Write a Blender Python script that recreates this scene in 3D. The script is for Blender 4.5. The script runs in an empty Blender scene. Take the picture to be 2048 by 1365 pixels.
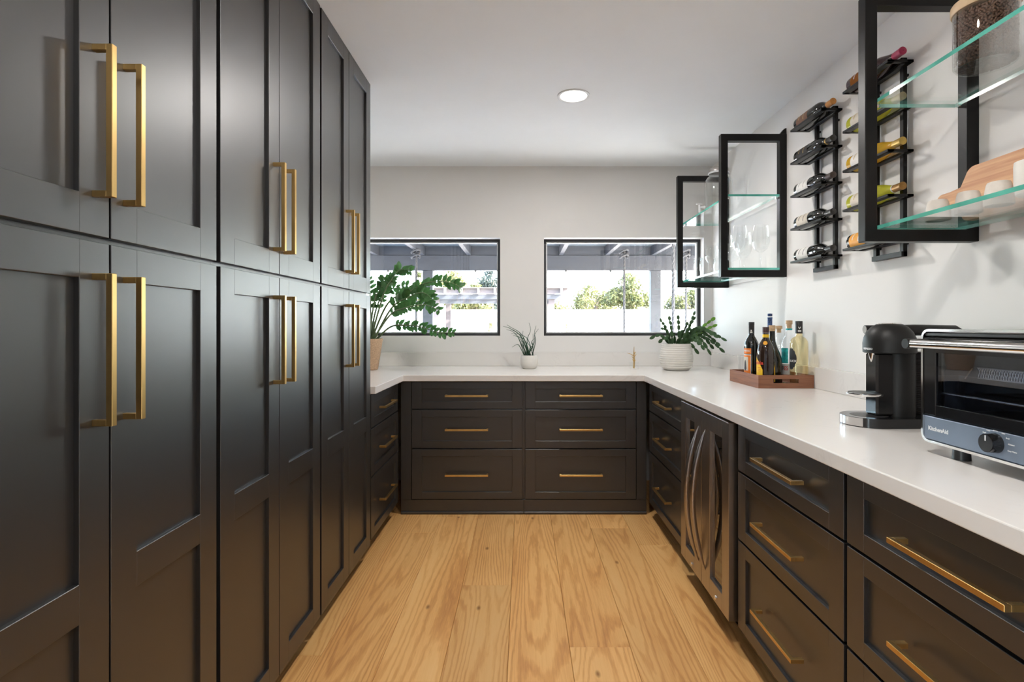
import bpy, math, random
from mathutils import Matrix, Vector

# ------------------------------------------------------------------ camera, sky, sun, exposure
SC = bpy.context.scene
COL = SC.collection
F, VX, VY, CAM_H = 1070.0, 1046.0, 652.0, 1.235       # focal length and vanishing point in photo pixels, eye height in metres

cam_data = bpy.data.cameras.new('camera')
cam_data.sensor_width = 36.0
cam_data.lens = 36.0 * F / 2048.0
cam_data.shift_x = (1024.0 - VX) / 2048.0
cam_data.shift_y = (VY - 682.5) / 2048.0
cam_data.clip_start = 0.02
cam = bpy.data.objects.new('camera', cam_data)
cam.location = (0, 0, CAM_H)
cam.rotation_euler = (math.pi / 2, 0, 0)
COL.objects.link(cam)
SC.camera = cam

SC.view_settings.view_transform = 'Standard'
SC.view_settings.look = 'None'
SC.view_settings.gamma = 1.0
SC.view_settings.exposure = 0.30
SC.view_settings.use_curve_mapping = False
SC.cycles.transparent_max_bounces = 40            # many panes and glasses stand in line

world = bpy.data.worlds.new('world')
SC.world = world
world.use_nodes = True
wn = world.node_tree
wn.nodes.clear()
w_out = wn.nodes.new('ShaderNodeOutputWorld')
w_bg = wn.nodes.new('ShaderNodeBackground')
w_sky = wn.nodes.new('ShaderNodeTexSky')
w_sky.sky_type = 'NISHITA'
w_sky.sun_disc = False
w_sky.sun_elevation = math.radians(36)
w_sky.sun_rotation = math.radians(110)
w_sky.dust_density = 2.0
w_bg.inputs['Strength'].default_value = 4.0
wn.links.new(w_sky.outputs['Color'], w_bg.inputs['Color'])
wn.links.new(w_bg.outputs['Background'], w_out.inputs['Surface'])

sun_data = bpy.data.lights.new('sun', 'SUN')
sun_data.energy = 48.0
sun_data.angle = math.radians(0.6)
sun_data.color = (1.0, 0.95, 0.86)
sun = bpy.data.objects.new('sun', sun_data)
sun.rotation_euler = Vector((0.78, -0.28, 0.60)).to_track_quat('Z', 'Y').to_euler()
sun.location = (6, -4, 12)
COL.objects.link(sun)

LAMP_W = 15.0            # watts of each recessed ceiling lamp
LAMP_RGB = (1.0, 0.962, 0.915)

# ------------------------------------------------------------------ helpers
R = random.Random(7)
ORG = {}


def at(px, py, d):
    """Point at depth d that the photo shows at pixel px, py."""
    return Vector(((px - VX) * d / F, d, CAM_H - (py - VY) * d / F))


def tag(o, label=None, cat=None, group=None, kind=None):
    if label: o['label'] = label
    if cat: o['category'] = cat
    if group: o['group'] = group
    if kind: o['kind'] = kind
    return o


def empty(name, loc, label, cat, group=None, kind=None, rot=None):
    o = bpy.data.objects.new(name, None)
    o.empty_display_size = 0.05
    o.location = loc
    if rot: o.rotation_euler = rot
    COL.objects.link(o)
    ORG[o.name] = Vector(loc)
    return tag(o, label, cat, group, kind)


class MB:
    """Collects shapes into one mesh."""
    def __init__(s):
        s.v, s.f, s.m = [], [], []

    def add(s, vs, fs, mi=0):
        n = len(s.v)
        s.v += [tuple(p) for p in vs]
        s.f += [tuple(i + n for i in f) for f in fs]
        s.m += [mi] * len(fs)
        return s

    def box(s, x0, x1, y0, y1, z0, z1, c=0.0, mi=0):
        x0, x1 = min(x0, x1), max(x0, x1); y0, y1 = min(y0, y1), max(y0, y1); z0, z1 = min(z0, z1), max(z0, z1)
        if c <= 0:
            vs = [(x, y, z) for x in (x0, x1) for y in (y0, y1) for z in (z0, z1)]
            fs = [(0, 1, 3, 2), (4, 6, 7, 5), (0, 4, 5, 1), (2, 3, 7, 6), (0, 2, 6, 4), (1, 5, 7, 3)]
            return s.add(vs, fs, mi)
        c = min(c, (x1 - x0) * .45, (y1 - y0) * .45, (z1 - z0) * .45)
        vs, idx = [], {}
        for i, x in enumerate((x0, x1)):
            for j, y in enumerate((y0, y1)):
                for k, z in enumerate((z0, z1)):
                    dx, dy, dz = c * (1 - 2 * i), c * (1 - 2 * j), c * (1 - 2 * k)
                    for a, p in enumerate(((x, y + dy, z + dz), (x + dx, y, z + dz), (x + dx, y + dy, z))):
                        idx[i, j, k, a] = len(vs); vs.append(p)
        fs = []
        def face(keys, n):
            q = [idx[k] for k in keys]
            a, b, d = (Vector(vs[q[t]]) for t in (0, 1, 2))
            if (b - a).cross(d - a).dot(Vector(n)) < 0: q.reverse()
            fs.append(tuple(q))
        for i in (0, 1):
            e = 2 * i - 1
            face([(i, 0, 0, 0), (i, 1, 0, 0), (i, 1, 1, 0), (i, 0, 1, 0)], (e, 0, 0))
            face([(0, i, 0, 1), (1, i, 0, 1), (1, i, 1, 1), (0, i, 1, 1)], (0, e, 0))
            face([(0, 0, i, 2), (1, 0, i, 2), (1, 1, i, 2), (0, 1, i, 2)], (0, 0, e))
            for j in (0, 1):
                g = 2 * j - 1
                face([(i, j, 0, 0), (i, j, 1, 0), (i, j, 1, 1), (i, j, 0, 1)], (e, g, 0))
                face([(i, 0, j, 0), (i, 1, j, 0), (i, 1, j, 2), (i, 0, j, 2)], (e, 0, g))
                face([(0, i, j, 1), (1, i, j, 1), (1, i, j, 2), (0, i, j, 2)], (0, e, g))
                for k in (0, 1):
                    face([(i, j, k, 0), (i, j, k, 1), (i, j, k, 2)], (e, g, 2 * k - 1))
        return s.add(vs, fs, mi)

    def lathe(s, prof, c=(0, 0, 0), n=28, mi=0, close=False, sx=1.0, sy=1.0, seg_m=None):
        """Profile of (radius, height) turned about the vertical axis through c."""
        vs, fs, ms = [], [], []
        for r, z in prof:
            for k in range(n):
                a = 2 * math.pi * k / n
                vs.append((c[0] + r * sx * math.cos(a), c[1] + r * sy * math.sin(a), c[2] + z))
        for i in range(len(prof) - 1):
            for k in range(n):
                a, b = i * n + k, i * n + (k + 1) % n
                fs.append((a, b, b + n, a + n)); ms.append(mi if seg_m is None else seg_m[i])
        base = len(s.f)
        s.add(vs, fs, mi)
        for i, q in enumerate(ms): s.m[base + i] = q
        return s

    def cyl(s, p0, p1, r0, r1=None, n=14, mi=0, caps=True):
        return s.tube([p0, p1], [r0, r0 if r1 is None else r1], n, mi, caps)

    def tube(s, pts, r, n=8, mi=0, caps=True, flat=1.0):
        pts = [Vector(p) for p in pts]
        rs = r if isinstance(r, (list, tuple)) else [r] * len(pts)
        vs, fs, up = [], [], None
        for i, p in enumerate(pts):
            t = (pts[min(i + 1, len(pts) - 1)] - pts[max(i - 1, 0)]).normalized()
            if up is None:
                up = Vector((0, 0, 1)) if abs(t.z) < .9 else Vector((1, 0, 0))
            a = t.cross(up)
            a = a.normalized() if a.length > 1e-6 else t.orthogonal().normalized()
            b = a.cross(t).normalized(); up = b
            for k in range(n):
                w = 2 * math.pi * k / n
                vs.append(p + a * rs[i] * math.cos(w) + b * rs[i] * flat * math.sin(w))
        for i in range(len(pts) - 1):
            for k in range(n):
                q, w = i * n + k, i * n + (k + 1) % n
                fs.append((q, w, w + n, q + n))
        if caps:
            fs.append(tuple(range(n - 1, -1, -1)))
            fs.append(tuple(range((len(pts) - 1) * n, len(pts) * n)))
        return s.add(vs, fs, mi)

    def prism(s, poly, y0, y1, mi=0, axis='y'):
        """Outline of (a, b) pushed through from y0 to y1."""
        n = len(poly)
        def P(a, b, t):
            return (a, t, b) if axis == 'y' else ((t, a, b) if axis == 'x' else (a, b, t))
        vs = [P(a, b, y0) for a, b in poly] + [P(a, b, y1) for a, b in poly]
        fs = [tuple(range(n)), tuple(range(2 * n - 1, n - 1, -1))]
        fs += [(i, i + n, (i + 1) % n + n, (i + 1) % n) for i in range(n)]
        return s.add(vs, fs, mi)

    def xf(s, mat, start=0):
        for i in range(start, len(s.v)): s.v[i] = tuple(mat @ Vector(s.v[i]))
        return s

    def mesh(s, name, mats, smooth=None, off=Vector((0, 0, 0)), fix=True):
        me = bpy.data.meshes.new(name)
        me.from_pydata([tuple(Vector(p) - off) for p in s.v], [], s.f)
        for m in (mats if isinstance(mats, (list, tuple)) else [mats]): me.materials.append(m)
        if any(s.m): me.polygons.foreach_set('material_index', s.m)
        me.validate(); me.update()
        if fix:
            import bmesh
            b = bmesh.new(); b.from_mesh(me); bmesh.ops.recalc_face_normals(b, faces=b.faces); b.to_mesh(me); b.free()
        if smooth is not None:
            me.shade_smooth(); me.set_sharp_from_angle(angle=math.radians(smooth))
        return me

    def build(s, name, mats, parent=None, smooth=None, fix=True):
        """Link as ONE object; vertices are world coordinates unless the parent was made with local=True."""
        root = parent
        while root is not None and root.parent is not None: root = root.parent
        off = Vector((0, 0, 0))
        if root is not None and root.name in ORG: off = ORG[root.name]
        me = s.mesh(name, mats, smooth, off, fix)
        o = bpy.data.objects.new(name, me)
        COL.objects.link(o)
        if parent is not None: o.parent = parent
        return o


def inst(name, me, parent, loc=(0, 0, 0), rot=None, scale=None, mat=None):
    o = bpy.data.objects.new(name, me)
    COL.objects.link(o)
    o.parent = parent
    if mat is not None: o.matrix_local = mat
    else:
        o.location = loc
        if rot: o.rotation_euler = rot
        if scale: o.scale = scale
    return o


def text_shape(body, size, depth=0.0003, bold=0.0, align='CENTER', space=1.0):
    cu = bpy.data.curves.new('lettering', 'FONT')
    cu.body, cu.size, cu.extrude, cu.offset = body, size, depth, bold
    cu.align_x, cu.align_y, cu.space_character = align, 'CENTER', space
    cu.resolution_u = 3
    o = bpy.data.objects.new('lettering', cu)
    COL.objects.link(o)
    bpy.context.view_layer.update()
    dg = bpy.context.evaluated_depsgraph_get()
    me = bpy.data.meshes.new_from_object(o.evaluated_get(dg))
    vs = [tuple(v.co) for v in me.vertices]; fs = [tuple(p.vertices) for p in me.polygons]
    bpy.data.objects.remove(o); bpy.data.meshes.remove(me); bpy.data.curves.remove(cu)
    return vs, fs


def wrap(vs, r, a0, z0, c=(0, 0)):
    """Flat shape laid round an upright cylinder, its middle at angle a0."""
    return [(c[0] + (r + z) * math.cos(a0 + x / r), c[1] + (r + z) * math.sin(a0 + x / r), z0 + y) for x, y, z in vs]


def patch(mb, r, a0, a1, z0, z1, c=(0, 0), n=10, mi=0, t=0.0004, prof=None):
    """Paper label round a cylinder."""
    vs, fs = [], []
    for i in range(n + 1):
        a = a0 + (a1 - a0) * i / n
        lo, hi = (z0, z1) if prof is None else prof(i / n)
        vs += [(c[0] + (r + t) * math.cos(a), c[1] + (r + t) * math.sin(a), lo), (c[0] + (r + t) * math.cos(a), c[1] + (r + t) * math.sin(a), hi)]
    for i in range(n): fs.append((2 * i, 2 * i + 2, 2 * i + 3, 2 * i + 1))
    return mb.add(vs, fs, mi)


# ------------------------------------------------------------------ materials
def new_mat(name):
    m = bpy.data.materials.new(name); m.use_nodes = True
    return m, m.node_tree, m.node_tree.nodes['Principled BSDF']


def nz(nt, scale, detail=3, rough=.55, coord='Object', stretch=None, dist=0.0):
    t = nt.nodes.new('ShaderNodeTexCoord')
    mp = nt.nodes.new('ShaderNodeMapping')
    if stretch: mp.inputs['Scale'].default_value = stretch
    n = nt.nodes.new('ShaderNodeTexNoise')
    n.inputs['Scale'].default_value, n.inputs['Detail'].default_value, n.inputs['Roughness'].default_value = scale, detail, rough
    n.inputs['Distortion'].default_value = dist
    nt.links.new(t.outputs[coord], mp.inputs['Vector']); nt.links.new(mp.outputs['Vector'], n.inputs['Vector'])
    return n


def ramp(nt, src, stops):
    r = nt.nodes.new('ShaderNodeValToRGB')
    el = r.color_ramp.elements
    while len(el) < len(stops): el.new(.5)
    for e, (p, c) in zip(el, stops): e.position = p; e.color = (*c, 1)
    nt.links.new(src, r.inputs['Fac'])
    return r


def bump(nt, bs, src, strength, dist=.002):
    b = nt.nodes.new('ShaderNodeBump')
    b.inputs['Strength'].default_value, b.inputs['Distance'].default_value = strength, dist
    nt.links.new(src, b.inputs['Height']); nt.links.new(b.outputs['Normal'], bs.inputs['Normal'])


def plain(name, rgb, rough=.5, metal=0.0, vary=.06, scale=30.0, bmp=0.0, spec=.5, coat=0.0, stretch=None, emit=None):
    m, nt, bs = new_mat(name)
    n = nz(nt, scale, stretch=stretch)
    c = ramp(nt, n.outputs['Fac'], [(.3, tuple(x * (1 - vary) for x in rgb)), (.7, tuple(min(1, x * (1 + vary)) for x in rgb))])
    nt.links.new(c.outputs['Color'], bs.inputs['Base Color'])
    bs.inputs['Roughness'].default_value, bs.inputs['Metallic'].default_value = rough, metal
    bs.inputs['Specular IOR Level'].default_value = spec
    bs.inputs['Coat Weight'].default_value = coat
    if bmp: bump(nt, bs, n.outputs['Fac'], bmp)
    if emit:
        bs.inputs['Emission Color'].default_value = (*emit[0], 1); bs.inputs['Emission Strength'].default_value = emit[1]
    return m


def thin_glass(name, tint=(1, 1, 1), refl=.9, base=.05, rough=0.0, power=3.0):
    """Thin clear sheet: passes light, reflects more towards grazing angles."""
    m, nt, bs = new_mat(name)
    nt.nodes.remove(bs)
    out = nt.nodes['Material Output']
    tr = nt.nodes.new('ShaderNodeBsdfTransparent'); tr.inputs['Color'].default_value = (*tint, 1)
    gl = nt.nodes.new('ShaderNodeBsdfGlossy'); gl.inputs['Roughness'].default_value = rough
    gl.inputs['Color'].default_value = (1, 1, 1, 1)
    lw = nt.nodes.new('ShaderNodeLayerWeight'); lw.inputs['Blend'].default_value = .5
    pw = nt.nodes.new('ShaderNodeMath'); pw.operation = 'POWER'; pw.inputs[1].default_value = power
    ma = nt.nodes.new('ShaderNodeMath'); ma.operation = 'MULTIPLY_ADD'; ma.inputs[1].default_value = refl; ma.inputs[2].default_value = base
    mx = nt.nodes.new('ShaderNodeMixShader')
    nt.links.new(lw.outputs['Facing'], pw.inputs[0]); nt.links.new(pw.outputs[0], ma.inputs[0])
    nt.links.new(ma.outputs[0], mx.inputs['Fac']); nt.links.new(tr.outputs[0], mx.inputs[1]); nt.links.new(gl.outputs[0], mx.inputs[2])
    nt.links.new(mx.outputs[0], out.inputs['Surface'])
    return m


def liquid_glass(name, rgb, see=.45, rough=.05):
    """Bottle glass filled with a clear coloured drink."""
    m, nt, bs = new_mat(name)
    out = nt.nodes['Material Output']
    bs.inputs['Base Color'].default_value = (*rgb, 1); bs.inputs['Roughness'].default_value = rough
    tl = nt.nodes.new('ShaderNodeBsdfTranslucent'); tl.inputs['Color'].default_value = (*rgb, 1)
    a = nt.nodes.new('ShaderNodeMixShader'); a.inputs['Fac'].default_value = .45
    tr = nt.nodes.new('ShaderNodeBsdfTransparent'); tr.inputs['Color'].default_value = (*rgb, 1)
    b = nt.nodes.new('ShaderNodeMixShader'); b.inputs['Fac'].default_value = see
    nt.links.new(bs.outputs[0], a.inputs[1]); nt.links.new(tl.outputs[0], a.inputs[2])
    nt.links.new(a.outputs[0], b.inputs[1]); nt.links.new(tr.outputs[0], b.inputs[2])
    nt.links.new(b.outputs[0], out.inputs['Surface'])
    return m


def oak_mat(name):
    m, nt, bs = new_mat(name)
    tc = nt.nodes.new('ShaderNodeTexCoord'); oi = nt.nodes.new('ShaderNodeObjectInfo')
    sc = nt.nodes.new('ShaderNodeVectorMath'); sc.operation = 'SCALE'; sc.inputs['Scale'].default_value = 1.0
    cmb = nt.nodes.new('ShaderNodeCombineXYZ')
    mu = nt.nodes.new('ShaderNodeMath'); mu.operation = 'MULTIPLY'; mu.inputs[1].default_value = 61.7
    nt.links.new(oi.outputs['Random'], mu.inputs[0])
    nt.links.new(mu.outputs[0], cmb.inputs['Z']); nt.links.new(mu.outputs[0], cmb.inputs['Y'])
    ad = nt.nodes.new('ShaderNodeVectorMath'); ad.operation = 'ADD'
    nt.links.new(tc.outputs['Object'], ad.inputs[0]); nt.links.new(cmb.outputs[0], ad.inputs[1])

    def noise(scale, stretch, detail=4, dist=0.0, rough=.6):
        mp = nt.nodes.new('ShaderNodeMapping'); mp.inputs['Scale'].default_value = stretch
        n = nt.nodes.new('ShaderNodeTexNoise')
        n.inputs['Scale'].default_value = scale; n.inputs['Detail'].default_value = detail; n.inputs['Distortion'].default_value = dist
        n.inputs['Roughness'].default_value = rough
        nt.links.new(ad.outputs[0], mp.inputs['Vector']); nt.links.new(mp.outputs['Vector'], n.inputs['Vector'])
        return n
    # cathedral figure: contour lines of a stretched noise field
    field = noise(1.0, (4.5, .32, 1), 1.0, .1, .3)
    mul = nt.nodes.new('ShaderNodeMath'); mul.operation = 'MULTIPLY'; mul.inputs[1].default_value = 250.0
    wob = noise(1.0, (60, 9, 1), 2)
    wad = nt.nodes.new('ShaderNodeMath'); wad.operation = 'MULTIPLY_ADD'; wad.inputs[1].default_value = 4.5
    sn = nt.nodes.new('ShaderNodeMath'); sn.operation = 'SINE'
    nt.links.new(field.outputs['Fac'], mul.inputs[0])
    nt.links.new(wob.outputs['Fac'], wad.inputs[0]); nt.links.new(mul.outputs[0], wad.inputs[2]); nt.links.new(wad.outputs[0], sn.inputs[0])
    hf = nt.nodes.new('ShaderNodeMapRange'); hf.inputs['From Min'].default_value = -1; hf.inputs['From Max'].default_value = .2
    nt.links.new(sn.outputs[0], hf.inputs['Value'])
    pores = noise(1.0, (190, 7.0, 1), 3)
    broad = noise(1.0, (6, .8, 1), 2)
    m1 = nt.nodes.new('ShaderNodeMix'); m1.data_type = 'FLOAT'; m1.inputs['Factor'].default_value = .62
    nt.links.new(hf.outputs[0], m1.inputs['A']); nt.links.new(pores.outputs['Fac'], m1.inputs['B'])
    m2 = nt.nodes.new('ShaderNodeMix'); m2.data_type = 'FLOAT'; m2.inputs['Factor'].default_value = .58
    nt.links.new(m1.outputs['Result'], m2.inputs['A']); nt.links.new(broad.outputs['Fac'], m2.inputs['B'])
    cr = ramp(nt, m2.outputs['Result'], [(.25, (.50, .225, .075)), (.45, (.70, .360, .122)), (.60, (.82, .475, .180)), (.80, (.86, .540, .230))])
    # knots
    mp = nt.nodes.new('ShaderNodeMapping'); mp.inputs['Scale'].default_value = (4.4, 2.0, 1)
    vo = nt.nodes.new('ShaderNodeTexVoronoi'); vo.inputs['Scale'].default_value = 1.0; vo.voronoi_dimensions = '2D'
    nt.links.new(ad.outputs[0], mp.inputs['Vector']); nt.links.new(mp.outputs['Vector'], vo.inputs['Vector'])
    kr = ramp(nt, vo.outputs['Distance'], [(.012, (.42, .34, .28)), (.05, (1, 1, 1))])
    km = nt.nodes.new('ShaderNodeMix'); km.data_type = 'RGBA'; km.blend_type = 'MULTIPLY'
    pick = nt.nodes.new('ShaderNodeSeparateColor'); nt.links.new(vo.outputs['Color'], pick.inputs['Color'])
    gt = nt.nodes.new('ShaderNodeMath'); gt.operation = 'GREATER_THAN'; gt.inputs[1].default_value = .80
    nt.links.new(pick.outputs['Red'], gt.inputs[0]); nt.links.new(gt.outputs[0], km.inputs['Factor'])
    nt.links.new(cr.outputs['Color'], km.inputs['A']); nt.links.new(kr.outputs['Color'], km.inputs['B'])
    hs = nt.nodes.new('ShaderNodeHueSaturation')
    vr = nt.nodes.new('ShaderNodeMapRange'); vr.inputs['To Min'].default_value = .90; vr.inputs['To Max'].default_value = 1.09
    nt.links.new(oi.outputs['Random'], vr.inputs['Value']); nt.links.new(vr.outputs[0], hs.inputs['Value'])
    nt.links.new(km.outputs['Result'], hs.inputs['Color']); nt.links.new(hs.outputs['Color'], bs.inputs['Base Color'])
    bs.inputs['Roughness'].default_value = .42
    bs.inputs['Specular IOR Level'].default_value = .35
    bump(nt, bs, m1.outputs['Result'], .12, .001)
    return m


def wood_mat(name, dark, light, stretch, rough=.45, scale=1.0):
    m, nt, bs = new_mat(name)
    a = nz(nt, scale, 4, .6, stretch=stretch, dist=.6)
    c = ramp(nt, a.outputs['Fac'], [(.3, dark), (.7, light)])
    nt.links.new(c.outputs['Color'], bs.inputs['Base Color'])
    bs.inputs['Roughness'].default_value = rough
    bump(nt, bs, a.outputs['Fac'], .1, .001)
    return m


def quartz_mat(name):
    m, nt, bs = new_mat(name)
    a = nz(nt, 1.7, 6, .62, dist=1.4)
    c = ramp(nt, a.outputs['Fac'], [(.482, (.80, .775, .745)), (.499, (.66, .63, .60)), (.512, (.80, .775, .745))])
    b = nz(nt, 3.0, 3, .5)
    br = ramp(nt, b.outputs['Fac'], [(.45, (0, 0, 0)), (.68, (.55, .55, .55))])
    mx = nt.nodes.new('ShaderNodeMix'); mx.data_type = 'RGBA'
    mx.inputs['A'].default_value = (.80, .775, .745, 1)
    nt.links.new(br.outputs['Color'], mx.inputs['Factor']); nt.links.new(c.outputs['Color'], mx.inputs['B'])
    nt.links.new(mx.outputs['Result'], bs.inputs['Base Color'])
    bs.inputs['Roughness'].default_value = .22
    return m


M = {}
M['wall'] = plain('wall_paint', (.80, .785, .765), .85, vary=.012, scale=3, bmp=.02)
M['ceiling'] = plain('ceiling_paint', (.845, .865, .885), .9, vary=.01, scale=4, bmp=.02)
M['cab'] = plain('cabinet_paint', (.010, .0098, .0108), .40, vary=.10, scale=9, bmp=.010, spec=.95, coat=.40)
M['cab'].node_tree.nodes['Principled BSDF'].inputs['Coat Roughness'].default_value = .36
M['cab'].node_tree.nodes['Principled BSDF'].inputs['Coat IOR'].default_value = 1.6
M['cab_in'] = plain('cabinet_carcass', (.009, .009, .010), .6, vary=.1)
M['brass'] = plain('brushed_brass', (.66, .435, .165), .33, 1.0, vary=.10, scale=26, stretch=(1, 1, .12))
M['quartz'] = quartz_mat('white_quartz')
M['oak'] = oak_mat('oak_plank')
M['sub'] = plain('subfloor', (.10, .06, .03), .9)
M['steel_black'] = plain('black_steel', (.0065, .006, .0062), .38, .0, vary=.08, spec=.28)
M['frame_black'] = plain('window_frame_black', (.020, .020, .022), .5)
M['white_vinyl'] = plain('white_bead', (.75, .76, .77), .5, vary=.02)
M['pane'] = thin_glass('window_glass', (.96, .98, 1.0), .75, .04)
M['shelf_glass'] = thin_glass('shelf_glass', (.97, .99, .985), .8, .04)
M['crystal'] = thin_glass('clear_glass', (.98, .985, .985), .80, .03, power=3.2)
M['jar_glass'] = thin_glass('jar_glass', (.94, .955, .95), .85, .05, power=2.4)
M['steel'] = plain('brushed_steel', (.42, .385, .36), .30, 1.0, vary=.05, scale=60, stretch=(1, 1, .05))
M['chrome'] = plain('chrome', (.80, .79, .78), .10, 1.0, vary=.02)
M['black_gloss'] = plain('black_gloss', (.010, .010, .011), .10, vary=.05, spec=.6)
M['black_matte'] = plain('black_matte', (.011, .0105, .0105), .45, vary=.05, spec=.32)
M['black_plastic'] = plain('black_plastic', (.018, .018, .019), .38, vary=.05)
M['ceramic'] = plain('white_ceramic', (.72, .69, .64), .45, vary=.05, scale=14)
M['stone_cup'] = plain('stoneware', (.66, .61, .55), .6, vary=.07, scale=40, bmp=.05)
M['soil'] = plain('potting_soil', (.035, .022, .014), .95, vary=.4, scale=60, bmp=.6)


def edge_glass(name):
    m, nt, bs = new_mat(name)
    n = nz(nt, 9, 2)
    c = ramp(nt, n.outputs['Fac'], [(.3, (.05, .36, .28)), (.7, (.12, .55, .44))])
    nt.links.new(c.outputs['Color'], bs.inputs['Base Color'])
    bs.inputs['Roughness'].default_value = .12
    bs.inputs['Transmission Weight'].default_value = .25
    return m
M['edge'] = edge_glass('glass_edge_green')

# ------------------------------------------------------------------ room shell
XR, XL, YW, ZC = 1.513, -1.55, 4.273, 2.509
WT = .16
OZ0, OZ1 = 1.154, 1.939                      # window openings, heights
OPEN = {'window_1': (-1.46, -.183), 'window_2': (.167, 1.444)}


def struct(o, label, cat):
    return tag(o, label, cat, kind='structure')


w = MB()
w.box(XL - WT, XR + WT, YW, YW + WT, -.1, OZ0)
w.box(XL - WT, XR + WT, YW, YW + WT, OZ1, ZC + .15)
for a, b in ((XL - WT, -1.46), (-.183, .167), (1.444, XR + WT)): w.box(a, b, YW, YW + WT, OZ0, OZ1)
struct(w.build('wall_back', M['wall']), 'white painted end wall with two windows above the counter', 'wall')
YE = -1.0                                     # where the pantry opens into the next room
struct(MB().box(XR, XR + WT, YE, YW, -.1, ZC + .15).build('wall_right', M['wall']), 'white painted wall carrying the shelves and wine racks', 'wall')
struct(MB().box(XL - WT, XL, YE, YW, -.1, ZC + .15).build('wall_left', M['wall']), 'white painted wall behind the tall black cabinets', 'wall')
M['greige'] = plain('greige_paint', (.34, .33, .32), .85, vary=.02, scale=3)
struct(MB().box(-5, 5, -7.2, -7, -.1, 2.8).build('wall_rear', M['greige']), 'greige wall of the next room, far behind the viewer', 'wall')
struct(MB().box(5, 5.2, -7.2, YE, -.1, 2.8).build('wall_next_room', M['greige']), 'greige side wall of the next room', 'wall')
w = MB().box(-5.2, -5, -7.2, -6, -.1, 2.8).box(-5.2, -5, -1.6, YE, -.1, 2.8).box(-5.2, -5, -6, -1.6, 2.4, 2.8)  # unseen opening, added so daylight reaches the pantry
struct(w.build('wall_daylight_opening', M['greige']), 'side wall of the next room with a wide unseen opening added to let in daylight', 'wall')
w = MB().box(-5.2, XL - WT, YE, YE + .15, -.1, 2.8).box(XR + WT, 5.2, YE, YE + .15, -.1, 2.8)
struct(w.build('wall_entrance', M['wall']), 'wall either side of the pantry entrance', 'wall')
struct(MB().box(XL, XR, YE, YW, ZC, ZC + .15).build('ceiling', M['ceiling']), 'flat white painted ceiling over the pantry', 'ceiling')
struct(MB().box(-5.2, 5.2, -7.2, YE - .0005, ZC + .02, ZC + .17).build('ceiling_next_room', M['ceiling']), 'flat white ceiling of the next room', 'ceiling')
struct(MB().box(-5.2, 5.2, -7.2, YE - .0005, -.14, -.001).build('floor_next_room', plain('pale_tile', (.32, .30, .28), .5)), 'floor of the next room', 'floor')

# floor boards, each its own piece
floor = struct(MB().box(XL, XR, YE, YW, -.08, -.0135).build('floor', M['sub']), 'light oak plank floor running towards the windows', 'floor')
PW, PL, S0 = .234, 1.8, -.0554
first = {-4: 2.003, -3: 3.192, -1: 2.546, 1: 2.056, 2: 3.263, 3: 3.013, 0: 1.72, -2: 1.66}
pcache = {}
for k in range(-7, 8):
    x0, x1 = max(XL, S0 + k * PW + .0006), min(XR, S0 + (k + 1) * PW - .0006)
    if x1 - x0 < .01: continue
    j = first.get(k, (k * .61) % PL)
    while j > YE: j -= PL
    while j < YW:
        y0, y1 = max(j, YE) + .0006, min(j + PL, YW) - .0006
        j += PL
        if y1 - y0 < .01: continue
        key = (round(x1 - x0, 3), round(y1 - y0, 3))
        if key not in pcache:
            a, b = key[0] / 2, key[1] / 2
            pcache[key] = MB().box(-a, a, -b, b, -.013, 0, c=.0018).mesh('plank', M['oak'])
        inst('plank', pcache[key], floor, ((x0 + x1) / 2, (y0 + y1) / 2, 0))

# windows
for name, (a, b) in OPEN.items():
    e = empty(name, ((a + b) / 2, YW + .08, OZ0), 'black framed fixed window ' + ('behind the arching plant, left of the pair' if a < 0 else 'beside the glass shelves, right of the pair'), 'window', kind='structure')
    y0, y1, t = YW + .080, YW + .125, .021
    f = MB()
    f.box(a, b, y0, y1, OZ1 - t, OZ1, .001).box(a, b, y0, y1, OZ0, OZ0 + t, .001)
    f.box(a, a + t, y0, y1, OZ0 + t, OZ1 - t, .001).box(b - t, b, y0, y1, OZ0 + t, OZ1 - t, .001)
    f.build('window_frame', M['frame_black'], e)
    g, q = MB(), t + .009
    g.box(a + t, b - t, y0 + .012, y1, OZ1 - q, OZ1 - t).box(a + t, b - t, y0 + .012, y1, OZ0 + t, OZ0 + q)
    g.box(a + t, a + q, y0 + .012, y1, OZ0 + q, OZ1 - q).box(b - q, b - t, y0 + .012, y1, OZ0 + q, OZ1 - q)
    g.build('glazing_bead', M['white_vinyl'], e)
    MB().box(a + q, b - q, y0 + .022, y0 + .028, OZ0 + q, OZ1 - q).build('window_pane', M['pane'], e)

# recessed ceiling lamps; those overhead and behind the viewer are added fill
def ceiling_lamp(x, y, label, watts=LAMP_W):
    e = empty('recessed_light', (x, y, ZC), label, 'ceiling light', 'recessed ceiling lamps')
    r = .090
    MB().lathe([(r, 0), (r, -.004), (r - .006, -.006), (r - .016, -.003), (r - .016, 0)], (x, y, ZC), 40).build('trim_ring', M['white_vinyl'], e, 40)
    m = bpy.data.materials.get('lamp_lens') or plain('lamp_lens', (.9, .88, .84), .6, emit=((1, .93, .82), 6.0))
    MB().lathe([(0.0005, -.0012), (r - .016, -.0012)], (x, y, ZC), 40).build('lens', m, e)
    ld = bpy.data.lights.new('lamp', 'AREA'); ld.shape = 'DISK'; ld.size = .14; ld.energy = watts; ld.color = LAMP_RGB
    lo = bpy.data.objects.new('lamp', ld); COL.objects.link(lo); lo.parent = e; lo.location = (0, 0, -.008)
ceiling_lamp(.28, 2.963, 'round recessed light glowing in the white ceiling')
ceiling_lamp(.28, 1.05, 'added fill light, unseen, recessed overhead between the tall cabinets and the shelves', 13.0)  # unseen lamp, added to brighten the room
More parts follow.
